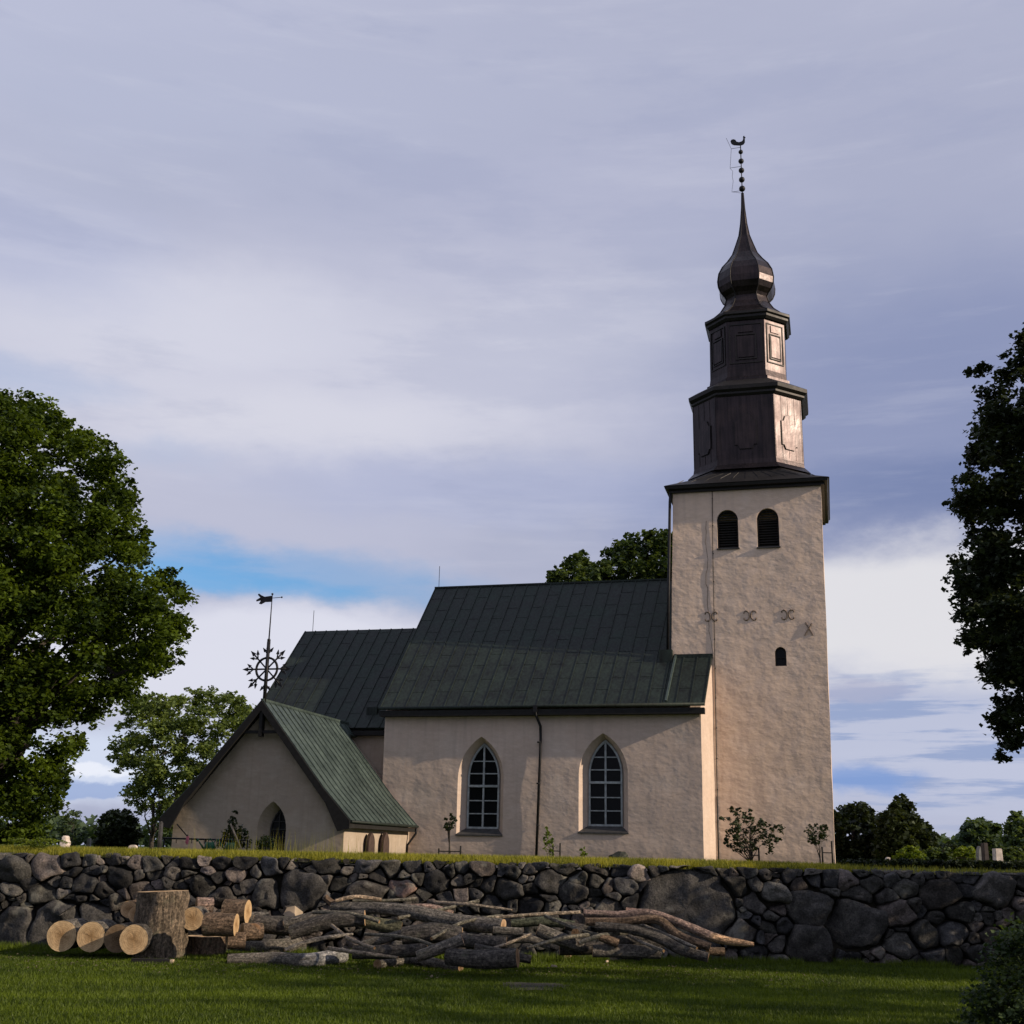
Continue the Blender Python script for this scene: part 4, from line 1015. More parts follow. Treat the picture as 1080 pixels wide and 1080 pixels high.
def stakes(x, y0, y1, Y, lab, wpx=7):
    p = at(x, y0, Y); p.z = YARD; h = at(x, y1, Y).z - YARD; o = empty('tree_stake', p); tag(o, lab, 'stake', 'stakes by the young trees')
    w = wpx / F * Y
    for s in (-1, 1): MB().tube([(s * w / 2, 0, -.1), (s * w / 2, 0, h * (1 if s > 0 else .75))], .035, 6).build('post', 'black_wood', o)
    MB().bar((-w / 2, 0, h * .5), (w / 2, 0, h * .5), .06, .04).build('crossbar', 'black_wood', o)
stakes(474, 905, 892, 47, 'two dark stakes either side of sapling under left nave window', 22)
stakes(587, 906, 889, 47, 'dark H-shaped stake beside the weeds right of the downpipe')
stakes(797, 908, 894, 49, 'low dark stake behind the bushy young tree at the tower')
stakes(873, 909, 887, 48, 'dark stake pair beside the sapling at the tower corner', 10)

# ------------------------------------------------------------------ vegetation
def small_tree(label, poly, Y, tx, n, per, leaf, m, thick, lobe, r=.04, name='young_tree', group='young trees along the church', cat='young tree', limbs=10, tone_b=.4):
    return outline_tree(name, label, poly, Y, (tx, 905), YARD, lobe, n, per, leaf, m, thick, group, r, limbs=limbs, cat=cat, flat=.9, tone_b=tone_b)
outline_tree('maple_tree', 'huge leafy maple filling the left edge, sunlit yellow-green in patches',
    [(-190, 520), (-160, 440), (-100, 405), (0, 408), (55, 416), (80, 448), (115, 455), (132, 478), (143, 505), (163, 530), (166, 560), (160, 588), (200, 600), (203, 650), (194, 700), (160, 718), (125, 762), (100, 770), (85, 765), (92, 795), (72, 830), (62, 870), (40, 890), (-60, 893), (-170, 870), (-200, 700)],
    34, (-40, 890), YARD, 18, 1500, 210, .135, 'leaf_maple', 4.2, trunk_r=.5, limbs=40, tone_b=.45, gaps=.33)
outline_tree('linden_tree', 'airy light-green linden behind the annex, right of the big maple',
    [(112, 790), (125, 760), (130, 738), (165, 728), (215, 722), (250, 728), (268, 745), (280, 790), (260, 830), (200, 850), (190, 880), (160, 874), (145, 862), (130, 850), (118, 842), (140, 818), (112, 815)],
    92, (160, 890), YARD, 9, 480, 90, .26, 'leaf_light', 4.5, trunk_r=.16, limbs=26, tone_b=.6, gaps=.27)
outline_tree('yew_tree', 'dark rounded conifer beneath the linden beside the post', [(98, 880), (108, 858), (128, 850), (145, 858), (150, 880), (146, 897), (100, 897)],
    55, (122, 897), YARD, 7, 110, 90, .16, 'leaf_dark', 1.4, trunk_r=.12, limbs=6)
outline_tree('birch_sapling', 'thin sparse young tree standing behind the pinkish gravestone', [(58, 880), (62, 862), (72, 852), (84, 855), (92, 872), (96, 890), (84, 893), (62, 893)],
    60, (76, 897), YARD, 5, 42, 26, .16, 'leaf_blue', 1.2, trunk_r=.06, limbs=14)
outline_tree('oak_tree', 'dense dark tree crown rising behind the nave ridge beside the tower', [(628, 640), (632, 585), (645, 572), (660, 562), (690, 558), (720, 560), (760, 570), (800, 640)],
    92, (700, 890), YARD, 10, 330, 80, .36, 'leaf_mid', 5, trunk_r=.45, limbs=10, tone_b=.25)
outline_tree('oak_tree', 'lower open tree crown behind the nave ridge, left of the dense one', [(572, 612), (580, 600), (600, 586), (612, 578), (628, 588), (645, 590), (660, 640), (590, 640)],
    88, (620, 890), YARD, 8, 150, 60, .32, 'leaf_mid', 3.5, trunk_r=.3, limbs=14, tone_b=.35, gaps=.3)
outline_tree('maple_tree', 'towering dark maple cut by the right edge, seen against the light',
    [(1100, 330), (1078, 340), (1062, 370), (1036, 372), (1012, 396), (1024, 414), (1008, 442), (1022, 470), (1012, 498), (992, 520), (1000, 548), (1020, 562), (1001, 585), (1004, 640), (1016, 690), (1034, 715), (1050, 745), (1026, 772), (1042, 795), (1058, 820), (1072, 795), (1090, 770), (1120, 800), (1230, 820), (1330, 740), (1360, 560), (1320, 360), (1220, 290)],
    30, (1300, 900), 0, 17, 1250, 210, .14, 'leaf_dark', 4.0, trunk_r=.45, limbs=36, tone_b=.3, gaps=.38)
outline_tree('hedge_tree', 'dark broad tree touching the tower corner on its right side', [(868, 912), (872, 860), (890, 848), (915, 846), (925, 860), (930, 912)], 70, (900, 912), YARD, 8, 130, 90, .3, 'leaf_dark', 2.5, trunk_r=.2, limbs=6)
outline_tree('hedge_tree', 'tall dark leaning-topped tree among those right of the tower', [(920, 912), (925, 860), (940, 850), (946, 838), (956, 836), (962, 850), (972, 862), (988, 878), (982, 900), (970, 912)], 66, (950, 912), YARD, 8, 170, 90, .27, 'leaf_dark', 2.5, trunk_r=.2, limbs=6, tone_b=.65)
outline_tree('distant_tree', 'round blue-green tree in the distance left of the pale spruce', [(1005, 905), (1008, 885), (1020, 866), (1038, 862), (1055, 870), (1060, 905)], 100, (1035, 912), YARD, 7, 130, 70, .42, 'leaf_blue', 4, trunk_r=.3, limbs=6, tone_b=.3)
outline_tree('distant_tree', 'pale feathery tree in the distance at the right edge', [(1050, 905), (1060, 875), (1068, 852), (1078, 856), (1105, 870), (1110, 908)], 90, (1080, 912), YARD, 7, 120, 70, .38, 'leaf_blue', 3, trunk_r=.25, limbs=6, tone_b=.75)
outline_tree('distant_tree', 'small dark tree in the distance nearest the leaning-topped tree', [(984, 908), (990, 892), (1000, 888), (1012, 894), (1018, 908)], 95, (1000, 912), YARD, 5, 60, 60, .35, 'leaf_dark', 2.5, trunk_r=.2, limbs=4)
for x, w, lab, m_, Y_ in ((960, 16, 'lime-green clipped shrub beneath the leaning-topped tree', 'leaf_lime', 46), (1018, 13, 'lime-green clipped shrub in front of the blue-green distant tree', 'leaf_lime', 48), (990, 20, 'dark low shrub between the two lime-green shrubs', 'leaf_mid', 50), (1066, 16, 'dark shrub behind the white tapering gravestone', 'leaf_mid', 50)):
    outline_tree('shrub', lab, [(x - w, 912), (x - w, 900), (x - w * .5, 893), (x + w * .5, 893), (x + w, 900), (x + w, 912)], Y_, (x, 914), YARD, 5, 60, 70, .12, m_, .6, 'shrubs behind the right of the wall', .04, limbs=5, cat='shrub')
outline_tree('hedge', 'low dark clipped hedge just behind the right part of the wall', [(884, 914), (884, 906), (960, 906), (1100, 909), (1100, 918)], 34, (990, 914), YARD, 4, 420, 60, .08, 'leaf_dark', .35, None, .03, limbs=8, cat='hedge', tone_b=.2)
# a line of far woodland behind it all
V, Fq = sheet_mesh(-320, 320, 0, 1, 400, 2, lambda X, Y: 0 * X)
P = []; T = []
for i in range(1100):
    x = random.uniform(-300, 300); r = random.uniform(2.5, 6); hz = (3.5 + 3.5 * abs(noise.noise(Vector((x * .02, 0, 5))))) * random.uniform(.3, 1)
    c = np.array([x, 330 + random.uniform(-10, 25), YARD + hz]); d = rand_dirs(30); P.append(c + d * r * np.array([1, 1, .6])); T.append(np.full(30, random.uniform(.2, .6)))
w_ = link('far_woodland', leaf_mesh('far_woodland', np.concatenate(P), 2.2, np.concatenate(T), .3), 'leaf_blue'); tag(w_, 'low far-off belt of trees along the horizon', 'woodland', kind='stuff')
# young plants by the church
small_tree('bushy young tree with many stems in front of the tower', [(755, 862), (768, 852), (790, 850), (800, 862), (812, 868), (830, 866), (826, 880), (815, 900), (800, 902), (770, 898), (756, 884)], 49, 791, 95, 18, .13, 'leaf_dark', .9, 5, .05, limbs=30)
small_tree('small rounded sapling by the right corner of the tower', [(848, 872), (858, 868), (872, 870), (876, 880), (868, 890), (856, 892), (850, 884)], 48, 865, 32, 18, .12, 'leaf_dark', .5, 4.5, .035)
small_tree('slim upright sapling under the left nave window', [(468, 864), (475, 858), (482, 864), (480, 874), (476, 880), (470, 876)], 47, 474, 14, 16, .13, 'leaf_dark', .25, 4, .05)
small_tree('tall pale weedy plant right of the long downpipe', [(573, 902), (572, 880), (577, 868), (583, 882), (588, 896), (586, 904)], 47, 580, 26, 9, .09, 'leaf_lime', .3, 3.5, .02, name='weed', group='weeds at the nave wall', cat='weed', limbs=12, tone_b=.2)
small_tree('small green weed midway along the nave wall foot', [(610, 904), (612, 895), (618, 892), (622, 904)], 46, 616, 9, 9, .09, 'leaf_lime', .2, 3, .02, name='weed', group='weeds at the nave wall', cat='weed', limbs=4, tone_b=.3)
small_tree('dark climbing shrub beside the annex window and rail', [(228, 895), (232, 880), (240, 872), (240, 856), (250, 854), (254, 868), (264, 876), (266, 895)], 42, 246, 48, 24, .11, 'leaf_dark', .5, 5, .03, name='shrub', group=None, cat='shrub', limbs=14)
small_tree('rounded mossy green bush below the annex window', [(268, 899), (270, 886), (280, 880), (290, 884), (292, 899)], 41, 280, 34, 50, .06, 'leaf_mid', .4, 5, .03, name='shrub', group=None, cat='shrub', limbs=4)
# fern on the wall top, left
p = at(40, 900, 20.7); p.z = WT
o = empty('fern', p); tag(o, 'yellow-green fern sprouting from the wall top at far left', 'fern'); Pn = []
mb = MB()
for i in range(16):
    a = random.uniform(0, 2 * PI); l = random.uniform(.25, .5); pts = [Vector((math.cos(a) * l * t_ * 1.2, math.sin(a) * l * t_ * .6, l * (.55 * t_ + .35 * math.sin(PI * t_)) * .7)) for t_ in (0, .25, .5, .75, 1)]
    mb.tube(pts, [.005, .004, .004, .003, .002], 4)
    for k in range(4):
        for t_ in np.linspace(0, 1, 9): 
            q = pts[k].lerp(pts[k + 1], t_); Pn.append(q + Vector((random.uniform(-.05, .05), random.uniform(-.05, .05), random.uniform(-.015, .015))) * (1.2 - .25 * k))
mb.build('stems', 'moss', o); link('fronds', leaf_mesh('fronds', np.array([tuple(q) for q in Pn]), .055, .6 + RNG.normal(0, .15, len(Pn)), .8, .5), 'leaf_lime', o)
# bush in the near right corner and unseen off-frame trees added to shade the lawn and wall
outline_tree('garden_bush', 'dark loose bush in shade at the lower right corner', [(1000, 1095), (1015, 1055), (1035, 1025), (1042, 995), (1062, 970), (1080, 960), (1140, 955), (1260, 990), (1280, 1130), (1180, 1200), (1040, 1180)],
    9.5, (1120, 1170), 0, 22, 620, 110, .036, 'leaf_mid', .6, trunk_r=.03, limbs=40, cat='bush', tone_b=.15)
def shade_tree(label, x, y, h, r, n):
    o = empty('maple_tree', (x, y, 0)); tag(o, label, 'tree'); P = []; T = []
    for i in range(n):
        d = rand_dirs(1)[0] * RNG.uniform(.3, 1) ** .4; c = np.array([d[0] * r, d[1] * r, h * .62 + d[2] * h * .38]); q = rand_dirs(110) * RNG.uniform(.3, 1, 110)[:, None] * .75
        P.append(c + q); T.append(np.full(110, .4))
    link('crown', leaf_mesh('crown', np.concatenate(P), .2, np.concatenate(T), .5), 'leaf_maple', o)
    t = MB(); t.tube(limb_path((0, 0, -.1), (.3, 0, h * .7), 6, .05), [.4, .33, .3, .26, .2, .14, .08], 10)
    for i in range(12):
        a = i * 2.4; z = h * (.25 + .03 * i); t.tube(limb_path((0.1, 0, z), (math.cos(a) * r * .8, math.sin(a) * r * .8, z + h * .25), 4, .15), [.12, .09, .06, .04, .02], 6)
    t.build('trunk', 'trunk_bark', o)
shade_tree('unseen low maple beyond the right edge, added to shade the wall', 14.8, 17.8, 5.4, 3.2, 120)
shade_tree('unseen thin maple further right, added to dapple the lawn with shade', 17.5, 8.5, 8.5, 4.2, 75)

# ------------------------------------------------------------------ logs
def frame_of(t):
    up = Vector((0, 0, 1)) if abs(t.z) < .9 else Vector((0, 1, 0)); x = t.cross(up).normalized(); return x, x.cross(t).normalized()
def disc(c, t, r, n, sd, tone, parent, name='cut_face'):
    x, y = frame_of(t); vs = []; uvs = []
    for rr in (1.0, .66, .33):
        for j in range(n):
            a = 2 * PI * j / n; k = r * rr * (1 + .07 * noise.noise(Vector((math.cos(a) * 1.2 + sd, math.sin(a) * 1.2, 1)))); vs.append(c + x * math.cos(a) * k + y * math.sin(a) * k + t * noise.noise(Vector((a * 2, rr * 3, sd))) * .006); uvs.append((math.cos(a) * k, math.sin(a) * k))
    vs.append(c.copy()); uvs.append((0, 0)); fs = []
    for i in range(2):
        for j in range(n): fs.append((i * n + j, i * n + (j + 1) % n, (i + 1) * n + (j + 1) % n, (i + 1) * n + j))
    for j in range(n): fs.append((2 * n + j, 2 * n + (j + 1) % n, 3 * n))
    me = bpy.data.meshes.new(name); me.from_pydata([tuple(v) for v in vs], [], fs); uv = me.uv_layers.new(name='UVMap')
    for l in me.loops: uv.data[l.index].uv = uvs[l.vertex_index]
    me.update(); set_tone(me, tone); return link(name, me, 'cut_wood', parent)
def log(label, pts, rad, tone=(.085, .075, .065), ctone=(.48, .36, .23), name='log', peel=None, n=20, rough=1, group='felled logs before the wall', faces=(0, 1)):
    pts = [Vector(p) for p in pts]; org = pts[0].lerp(pts[-1], .5); org.z = 0
    root = empty(name, org); tag(root, label, 'log', group)
    pts = [p - org for p in pts]; rad = rad if isinstance(rad, (list, tuple)) else [rad] * len(pts)
    # resample
    Ls = [0]
    for a, b in zip(pts, pts[1:]): Ls.append(Ls[-1] + (b - a).length)
    m_ = max(8, int(Ls[-1] / .07)); P_ = []; R_ = []
    for i in range(m_ + 1):
        s = Ls[-1] * i / m_; k = 0
        while k < len(pts) - 2 and Ls[k + 1] < s: k += 1
        t = (s - Ls[k]) / (Ls[k + 1] - Ls[k]); p0 = pts[max(0, k - 1)]; p1, p2 = pts[k], pts[k + 1]; p3 = pts[min(len(pts) - 1, k + 2)]
        q = .5 * ((2 * p1) + (p2 - p0) * t + (2 * p0 - 5 * p1 + 4 * p2 - p3) * t * t + (-p0 + 3 * p1 - 3 * p2 + p3) * t ** 3) if len(pts) > 2 else p1.lerp(p2, t)
        P_.append(q); R_.append(rad[k] * (1 - t) + rad[k + 1] * t)
    sd = random.uniform(0, 60); vs = []; uvs = []
    for i, (p, r) in enumerate(zip(P_, R_)):
        t = (P_[min(i + 1, m_)] - P_[max(i - 1, 0)]).normalized(); x, y = frame_of(t); s = Ls[-1] * i / m_
        for j in range(n):
            a = 2 * PI * j / n; cs, sn = math.cos(a), math.sin(a)
            k = 1 + .07 * noise.noise(Vector((cs * 1.2 + sd, sn * 1.2, 1 if i in (0, m_) else 1 + s * 1.5))) + (max(0, rough - 1) * .14 * (.5 - abs(noise.noise(Vector((cs * 8, sn * 8 + sd, s * 1.6)))) * 2)) * (0 if i in (0, m_) else 1) + rough * (.05 * noise.noise(Vector((cs * 5, sn * 5 + sd, s * 3))) + .05 * noise.noise(Vector((cs * 9, sn * 9 + sd, s * 9)))) * (0 if i in (0, m_) else 1)
            vs.append(p + (x * cs + y * sn) * r * k)
    fs = [(i * n + j, i * n + (j + 1) % n, (i + 1) * n + (j + 1) % n, (i + 1) * n + j) for i in range(m_) for j in range(n)]
    me = bpy.data.meshes.new('bark'); me.from_pydata([tuple(v) for v in vs], [], fs); uv = me.uv_layers.new(name='UVMap')
    rr = sum(rad) / len(rad)
    for pi_, pol in enumerate(me.polygons):
        i, j = divmod(pi_, n)
        for li, (ii, jj) in zip(pol.loop_indices, ((i, j), (i, j + 1), (i + 1, j + 1), (i + 1, j))): uv.data[li].uv = (jj / n * 2 * PI * rr + sd, ii / m_ * Ls[-1])
    me.polygons.foreach_set('use_smooth', [True] * len(me.polygons))
    a = me.color_attributes.new('tone', 'FLOAT_COLOR', 'POINT'); T_ = np.ones((len(vs), 4), np.float32); T_[:, :3] = tone
    if peel:
        i0, i1 = int(peel[0] * m_), int(peel[1] * m_)
        for i in range(m_ + 1):
            for j in range(n):
                if i0 + noise.noise(Vector((j * .6, sd, 0))) * 4 <= i <= i1: T_[i * n + j, :3] = peel[2]
    a.data.foreach_set('color', T_.ravel()); me.update()
    bm = bmesh.new(); bm.from_mesh(me); bmesh.ops.recalc_face_normals(bm, faces=bm.faces); bm.to_mesh(me); bm.free()
    link('bark', me, 'bark', root)
    if 0 in faces: disc(P_[0], (P_[0] - P_[1]).normalized(), R_[0], n, sd, ctone, root)
    if 1 in faces: disc(P_[-1], (P_[-1] - P_[-2]).normalized(), R_[-1], n, sd, ctone, root)
    return root
def G(x, y, rpx):       # centre of a log of radius rpx that lies on the lawn
    Y = 18.0
    for _ in range(6): Y = on_z(x, y, rpx / F * Y).y
    return on_z(x, y, rpx / F * Y), rpx / F * Y
DK = (.085, .078, .07); GR = (.15, .138, .12); BR = (.16, .115, .08); PK = (.26, .19, .16); PALE = (.42, .32, .22); SILVER = (.26, .26, .26)
def L2(label, pl, rpx, Y=None, **kw):
    "log through picture points; Y its distance when it lies on others, else it rests on the lawn"
    rp = [q * .84 for q in (rpx if isinstance(rpx, (list, tuple)) else [rpx] * len(pl))]
    if Y is None: q = [G(x, y, r) for (x, y), r in zip(pl, rp)]; return log(label, [a for a, _ in q], [b for _, b in q], **kw)
    Ys = Y if isinstance(Y, (list, tuple)) else [Y] * len(pl)
    return log(label, [at(x, y, yy) for (x, y), yy in zip(pl, Ys)], [r / F * yy for r, yy in zip(rp, Ys)], **kw)
# thick rounds at the left, ends turned to the camera
def butt(label, x, y, r, Y, dx, dy, ln, tone=GR, ct=(.50, .37, .215), **kw):
    c = at(x, y, Y); R_ = r / F * Y; d = Vector((dx, dy, 0)).normalized() * ln
    if Y > 18.0 and c.z < R_ * 1.3: c.z = R_
    return log(label, [c, c + d], [R_, R_ * .98], tone=tone, ctone=ct, group='sawn rounds at the left of the log pile', **kw)
butt('leftmost thick round with tan sawn end facing the lawn', 65, 987, 14.8, 18.6, -.02, 1, .75, GR)
butt('second thick round from the left, tan sawn end showing rings', 96, 988, 14.2, 18.5, -.02, 1, .75, GR)
butt('dark barked round lying third from the left', 124, 990, 13.5, 18.5, -.02, 1, .5, DK, ct=(.15, .11, .07))
butt('round with bright tan end half hidden by the upright block', 141, 991, 14, 18.2, -.02, 1, .5, DK)
butt('smaller round with pale end stacked highest, left of upright block', 136, 959, 8.2, 19.3, -.02, 1, .5, BR, ct=(.58, .42, .25))
butt('smaller round with pale end tucked just left of upright block', 144, 964, 8.5, 19.0, -.02, 1, .5, BR, ct=(.58, .42, .25))
butt('round with bright tan end peeping out right of upright block', 203, 969, 11, 18.8, -.02, 1, .5, GR)
butt('grey-brown short piece on top just right of upright block', 207, 955, 8, 19.3, 1, .4, .25, PK)
butt('fat rough-barked round on top of the left heap, rightmost', 237, 961, 11.5, 18.9, 1, -.12, .36, BR)
butt('rough brown round lying sideways right of upright block', 216, 975, 11, 18.2, 1, -.05, .46, BR)
butt('small brown round at right foot of the left heap', 255, 983, 8.5, 18.6, 1, .5, .3, BR, ct=(.45, .3, .16))
butt('brown round at the foot, behind the low cut stump', 240, 992, 8, 18.2, 1, .3, .25, BR)
butt('small round with pinkish end near the rightmost foot', 268, 981, 6.5, 18.6, -.02, 1, .35, PK, ct=(.4, .27, .17))
butt('short dark piece against the wall behind the left heap', 262, 969, 6.5, 19.4, 1, .2, .3, GR)
# upright block
b0 = on_z(169, 1011, 0.0); R0 = 28 / F * b0.y; hz = at(174, 940, b0.y).z
log('tall upright block of deeply furrowed bark standing on the lawn', [b0 + Vector((-.02, 0, -.02)), b0 + Vector((-.03, 0, hz * .5)), b0 + Vector((-.05, 0, hz))], [R0 * .93, R0 * .9, R0 * .88], tone=(.15, .12, .09), ctone=(.45, .32, .18), name='upright_log', n=48, rough=1.6, group=None)
b0 = on_z(216, 1008, 0.0); R0 = 20 / F * b0.y; hz = at(216, 987, b0.y).z
log('low upright stump slice with pale top beside the tall block', [b0 + Vector((0, 0, -.02)), b0 + Vector((0, 0, hz))], [R0, R0 * .98], tone=BR, ctone=(.6, .45, .28), name='upright_log', n=36, rough=1.4, group=None)
p = on_z(163, 1014, .03); o = empty('wooden_plank', p); tag(o, 'short dark plank lying at the foot of the tall upright block', 'plank'); MB().box(-.32, .22, -.05, .04, -.035, .035).build('board', 'black_wood', o)
MB().box(.23, .27, -.05, .04, -.03, .03).build('split_end', 'old_wood', o)
# split chunk
c = at(309, 963, 19.2); o = empty('split_wood', c); tag(o, 'pale pinkish split chunk of wood lying on the dark logs', 'firewood')
mb = MB(); mb.hexa([(-.14, -.05, -.02), (.04, -.06, -.12), (.15, .06, -.06), (-.08, .1, -.02), (-.09, -.04, .08), (.03, -.05, .11), (.14, .06, .02), (-.05, .08, .09)]); mb.build('heartwood', 'old_wood', o)
MB().hexa([(-.15, .0, -.03), (-.09, .1, -.03), (-.07, .13, .09), (-.11, -.02, .09), (-.18, .02, -.02), (-.12, .13, -.02), (-.09, .15, .10), (-.14, .0, .10)]).build('bark_strip', 'trunk_bark', o)
# middle pile
L2('long log along the front left, slightly bowed, above the silvery one', [(250, 995), (285, 999), (320, 996), (361, 992)], [8, 9, 9.5, 9], tone=GR)
L2('front log with silvery peeled right half, lowest at the left', [(240, 1012), (290, 1011), (325, 1013), (361, 1008)], [6, 7.5, 8, 9], tone=GR, peel=(.62, 1.0, SILVER))
L2('dark thick log behind, angled up to the right', [(306, 984), (345, 972), (385, 968)], [8, 9, 9], 18.4, tone=DK)
L2('dark log lying against the wall left of the split chunk', [(268, 974), (309, 977)], [10, 11], 19.0, tone=DK)
L2('grey log beneath the split chunk, running right', [(300, 975), (340, 966), (380, 972)], [6, 7, 6], 18.9, tone=GR)
L2('longest log on top of the pile, sawn end at its right', [(350, 957), (400, 958), (440, 963), (480, 972), (531, 977)], [6, 7, 8.5, 9, 8.5], [18.9, 18.7, 18.5, 18.3, 18.0], tone=GR, ctone=(.5, .38, .26))
L2('crooked knobbed branch over the left end of the longest log', [(343, 945), (352, 953), (380, 957)], [3, 4, 4], 18.9, tone=BR)
L2('thin pale stripped branch highest on the pile', [(354, 950), (375, 946), (402, 949)], [2, 2.6, 2.2], 18.8, tone=PALE)
L2('lichen-spotted log in the middle, under the longest', [(378, 970), (400, 975), (424, 978)], [7, 7.5, 7], 18.5, tone=(.12, .12, .08))
L2('short thick dark log at the centre with blunt ends', [(424, 987), (455, 984), (487, 987)], [10, 11.5, 10], 17.8, tone=DK)
L2('smooth grey log slanting left of the thick dark one', [(381, 997), (402, 991), (424, 985)], [4.5, 5.5, 5], 17.9, tone=GR)
L2('dark log low behind the forked front branch', [(372, 1004), (410, 1004), (451, 1001)], [8, 8, 7], 17.5, tone=DK)
L2('front branch bending down right, lowest at the centre', [(398, 1017), (430, 1012), (455, 1015), (486, 1021)], [5.5, 6.5, 6, 4], tone=GR)
L2('branch rising from the front one to a pale sawn end', [(440, 1009), (465, 1000), (488, 991)], [6, 7, 7], 16.9, tone=GR, ctone=(.55, .42, .3))
L2('massive dark log at front right of the centre with brown slab end', [(472, 1009), (510, 1012), (546, 1010)], [9, 11, 11], [16.8, 16.6, 16.5], tone=DK, ctone=(.30, .2, .12))
L2('pinkish knotty log on top behind the longest one', [(433, 957), (455, 958), (477, 965)], [4, 5, 5], 18.8, tone=PK)
L2('dark log under the right end of the longest, end pointing right', [(483, 991), (510, 994), (534, 996)], [8, 9, 8], 17.4, tone=DK, ctone=(.5, .36, .22))
L2('thin log with small lit end right of the longest log', [(520, 981), (552, 983)], [4.5, 5], 17.8, tone=GR, ctone=(.55, .4, .26))
L2('long thin log against the wall right of centre', [(539, 974), (575, 972), (606, 976)], [4.5, 5.5, 5], 18.9, tone=(.09, .1, .07))
L2('bent log in the middle of the right half, thin', [(536, 991), (560, 990), (580, 998)], [5, 5.5, 5], 17.9, tone=GR)
L2('front log right of centre with lit sawn end on the lawn', [(537, 1000), (570, 1002), (599, 1007)], [6, 6.5, 6], tone=GR, ctone=(.55, .42, .3))
L2('stout log dropping to the right between the piles', [(567, 980), (585, 988), (615, 999)], [7, 8, 7], 17.9, tone=GR)
L2('small log pointing at the camera with dark round end', [(607, 984), (615, 980)], [5, 5], [17.5, 18.6], tone=DK, ctone=(.24, .17, .11))
L2('low dark log under the middle of the heap right of centre', [(500, 1000), (560, 1012)], [6, 5], 17.1, tone=DK)
L2('dark log filling the gap left of the right pile', [(590, 1000), (640, 1000)], [8, 7], 18.2, tone=DK)
# right pile of long poles
L2('top pole of the right pile with peeled pale tip', [(616, 963), (650, 965), (685, 963), (720, 975), (757, 990), (795, 996)], [4.5, 4.5, 4.5, 5.2, 5.5, 2.4], [18.2, 18.1, 18, 17.9, 17.8, 17.7], tone=PK, peel=(.78, 1.0, (.5, .33, .2)), ctone=(.6, .4, .27))
L2('second pole of the right pile, curved, pale on top', [(618, 972), (655, 972), (693, 970), (716, 987), (749, 999)], [4.5, 4.8, 5, 5.2, 5], [17.9, 17.8, 17.7, 17.6, 17.5], tone=BR, ctone=(.4, .28, .18))
L2('third dark pole of the right pile sweeping down to the lawn', [(628, 977), (664, 980), (696, 990), (719, 1002), (747, 1010)], [5, 5.5, 6, 6.2, 5.5], [17.6, 17.5, 17.4, 17.3, 17.2], tone=DK)
L2('thick mottled log at the base of the right pile', [(625, 1003), (660, 1003), (697, 1005)], [7, 8, 7], 17.6, tone=GR)
L2('stubby log under the left ends of the poles', [(632, 988), (652, 995)], [4.5, 5], 17.5, tone=BR)
L2('dark log beneath the poles against the wall', [(640, 992), (700, 996)], [8, 7], 18.3, tone=DK)
L2('pale knot of wood on the wall side of the top pole', [(660, 960), (676, 963)], [3.5, 4.5], 18.6, tone=(.34, .22, .18))
L2('short block beneath the peeled tip of the top pole', [(745, 1003), (764, 1004)], [4.5, 5], 18.2, tone=BR)
L2('thin stick lying low at the right pile foot', [(655, 1008), (690, 1011)], [1.6, 1.6], tone=BR)
L2('small twig heap piece left of the right pile', [(596, 976), (622, 981)], [5, 5], 18.4, tone=DK)
for x, y, s in ((584, 1019, .05), (640, 1014, .04), (175, 1012, .05), (455, 1030, .03)):
    c = on_z(x, y, .02); o = empty('wood_chip', c, random.uniform(0, 3)); tag(o, {584: 'pale wood chip on the lawn in front of the right log end', 640: 'pale wood chip just before the right pile', 175: 'pale wood chip at the foot of the tall upright block', 455: 'small wood chip alone on the mid lawn'}[x], 'wood chip')
    MB().hexa([(-s, -s * .5, -.01), (s, -s * .3, -.01), (s * .8, s * .5, -.01), (-s * .7, s * .4, -.01), (-s * .8, -s * .3, .015), (s * .8, -s * .2, .02), (s * .6, s * .3, .02), (-s * .5, s * .3, .01)]).build('chip', 'old_wood', o)
print('objects', len(bpy.data.objects), 'faces', sum(len(o.data.polygons) for o in bpy.data.objects if o.type == 'MESH'))

mb = MB(); c = on_z(563, 1041, .02); pts = [(.42 * math.cos(a) * (1 + .3 * noise.noise(Vector((math.cos(a) * 2, math.sin(a) * 2, 3)))), .5 * math.sin(a) * (1 + .3 * noise.noise(Vector((math.cos(a) * 2, math.sin(a) * 2, 8)))), .03 + .01 * math.sin(3 * a)) for a in [2 * PI * i / 24 for i in range(24)]]
mb.add(pts + [(0, 0, .065)], [(i, (i + 1) % 24, 24) for i in range(24)]); o = mb.build('soil_patch', 'soil'); o.location = (c.x, c.y, 0); tag(o, kind='structure')

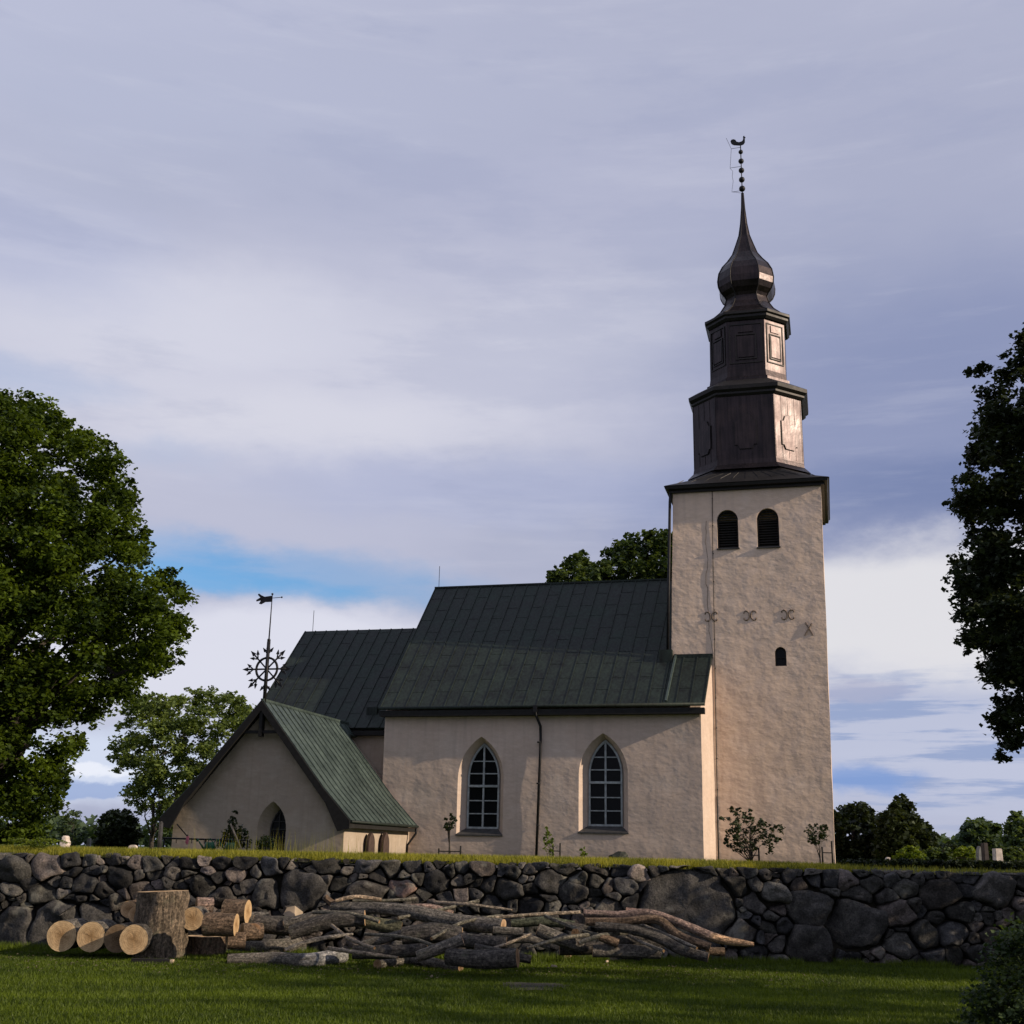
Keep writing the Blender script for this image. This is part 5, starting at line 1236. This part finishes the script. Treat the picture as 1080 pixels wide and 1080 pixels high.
# thin branches tangled over the heap
names = ['left', 'middle', 'right']
spots_ = [(330, 962, 400, 972), (372, 950, 440, 948), (395, 1000, 350, 976), (420, 968, 505, 950), (455, 990, 530, 965), (500, 1006, 560, 985), (520, 968, 612, 962), (556, 1000, 630, 985), (575, 966, 640, 990), (385, 985, 470, 1003), (300, 1002, 372, 985), (640, 968, 700, 1003), (668, 972, 735, 1000), (610, 995, 668, 984), (460, 952, 540, 960), (346, 1000, 420, 1010)]
feats = ['pale thin branch crossing the dark angled log behind', 'thin bleached branch lying along the wall at the top left of the heap', 'thin grey branch leaning back over the left end of the heap', 'thin pale branch rising right above the longest log', 'crooked thin branch crossing the blunt dark log', 'thin branch sloping up across the brown slab end', 'thin pale branch along the wall left of the right pile', 'thin branch lying over the lit sawn end log', 'thin grey branch dropping from the wall between the piles', 'thin branch crossing the smooth grey slanting log', 'thin grey branch over the long bowed front log', 'thin dark branch crossing the poles at their left', 'thin grey branch crossing the poles at their middle', 'thin branch lying low before the left ends of the poles', 'thin pale branch against the wall above the long sawn end', 'thin bent branch just behind the forked front branch']
for (xa, ya, xb, yb), lab in zip(spots_, feats):
    ya_, yb_ = [19.3 - (q - 950) / 60 * 2.3 for q in (ya, yb)]; mx, my = (xa + xb) / 2 + random.uniform(-6, 6), (ya + yb) / 2 + random.uniform(-5, 4)
    L2(lab, [(xa, ya), (mx, my), (xb, yb)], [random.uniform(1.6, 2.6), random.uniform(1.8, 3), random.uniform(1.2, 2.4)], [ya_ - .25, (ya_ + yb_) / 2 - .3, yb_ - .25], tone=random.choice([(.22, .2, .17), (.3, .25, .19), (.16, .15, .12)]), n=10)
# longer tufts where the mower cannot reach
n = 26000; Xb = RNG.uniform(-10, 10, n); g = RNG.uniform(0, 1, n) ** 2
k = np.array([noise.noise(Vector((x * 1.3, 0, 2))) for x in Xb]) > -.15; Xb, g = Xb[k], g[k]; n = len(Xb)
Yb = WALL_Y - .22 - g * .35
o_ = blades('wall_foot_grass', n, np.stack([Xb, Yb], 1), np.full(n, -.01), .04, .15, .005, 'grass_blade', lambda b: .6 + RNG.normal(0, .2, len(b)), .8)
tag(o_, 'longer unmown grass along the foot of the stone wall', 'grass', kind='stuff')

# fallen leaves, bark crumbs and sawdust round the heap
n = 2600; Xc = RNG.uniform(-8.5, 4.5, n); Yc = 16.2 + RNG.uniform(0, 1, n) ** .7 * 3.4; k = RNG.uniform(0, 1, n) < np.clip(1.1 - np.abs(Yc - 17.4) / 2.4, .1, 1)
P = np.stack([Xc[k], Yc[k], np.full(k.sum(), .035)], 1)
me = leaf_mesh('bark_litter', P, .035, np.full(len(P), .5), 3.0, .6); o = link('bark_litter', me, 'litter_wood'); tag(o, 'bark crumbs and chips strewn over the grass around the logs', 'litter', kind='stuff')
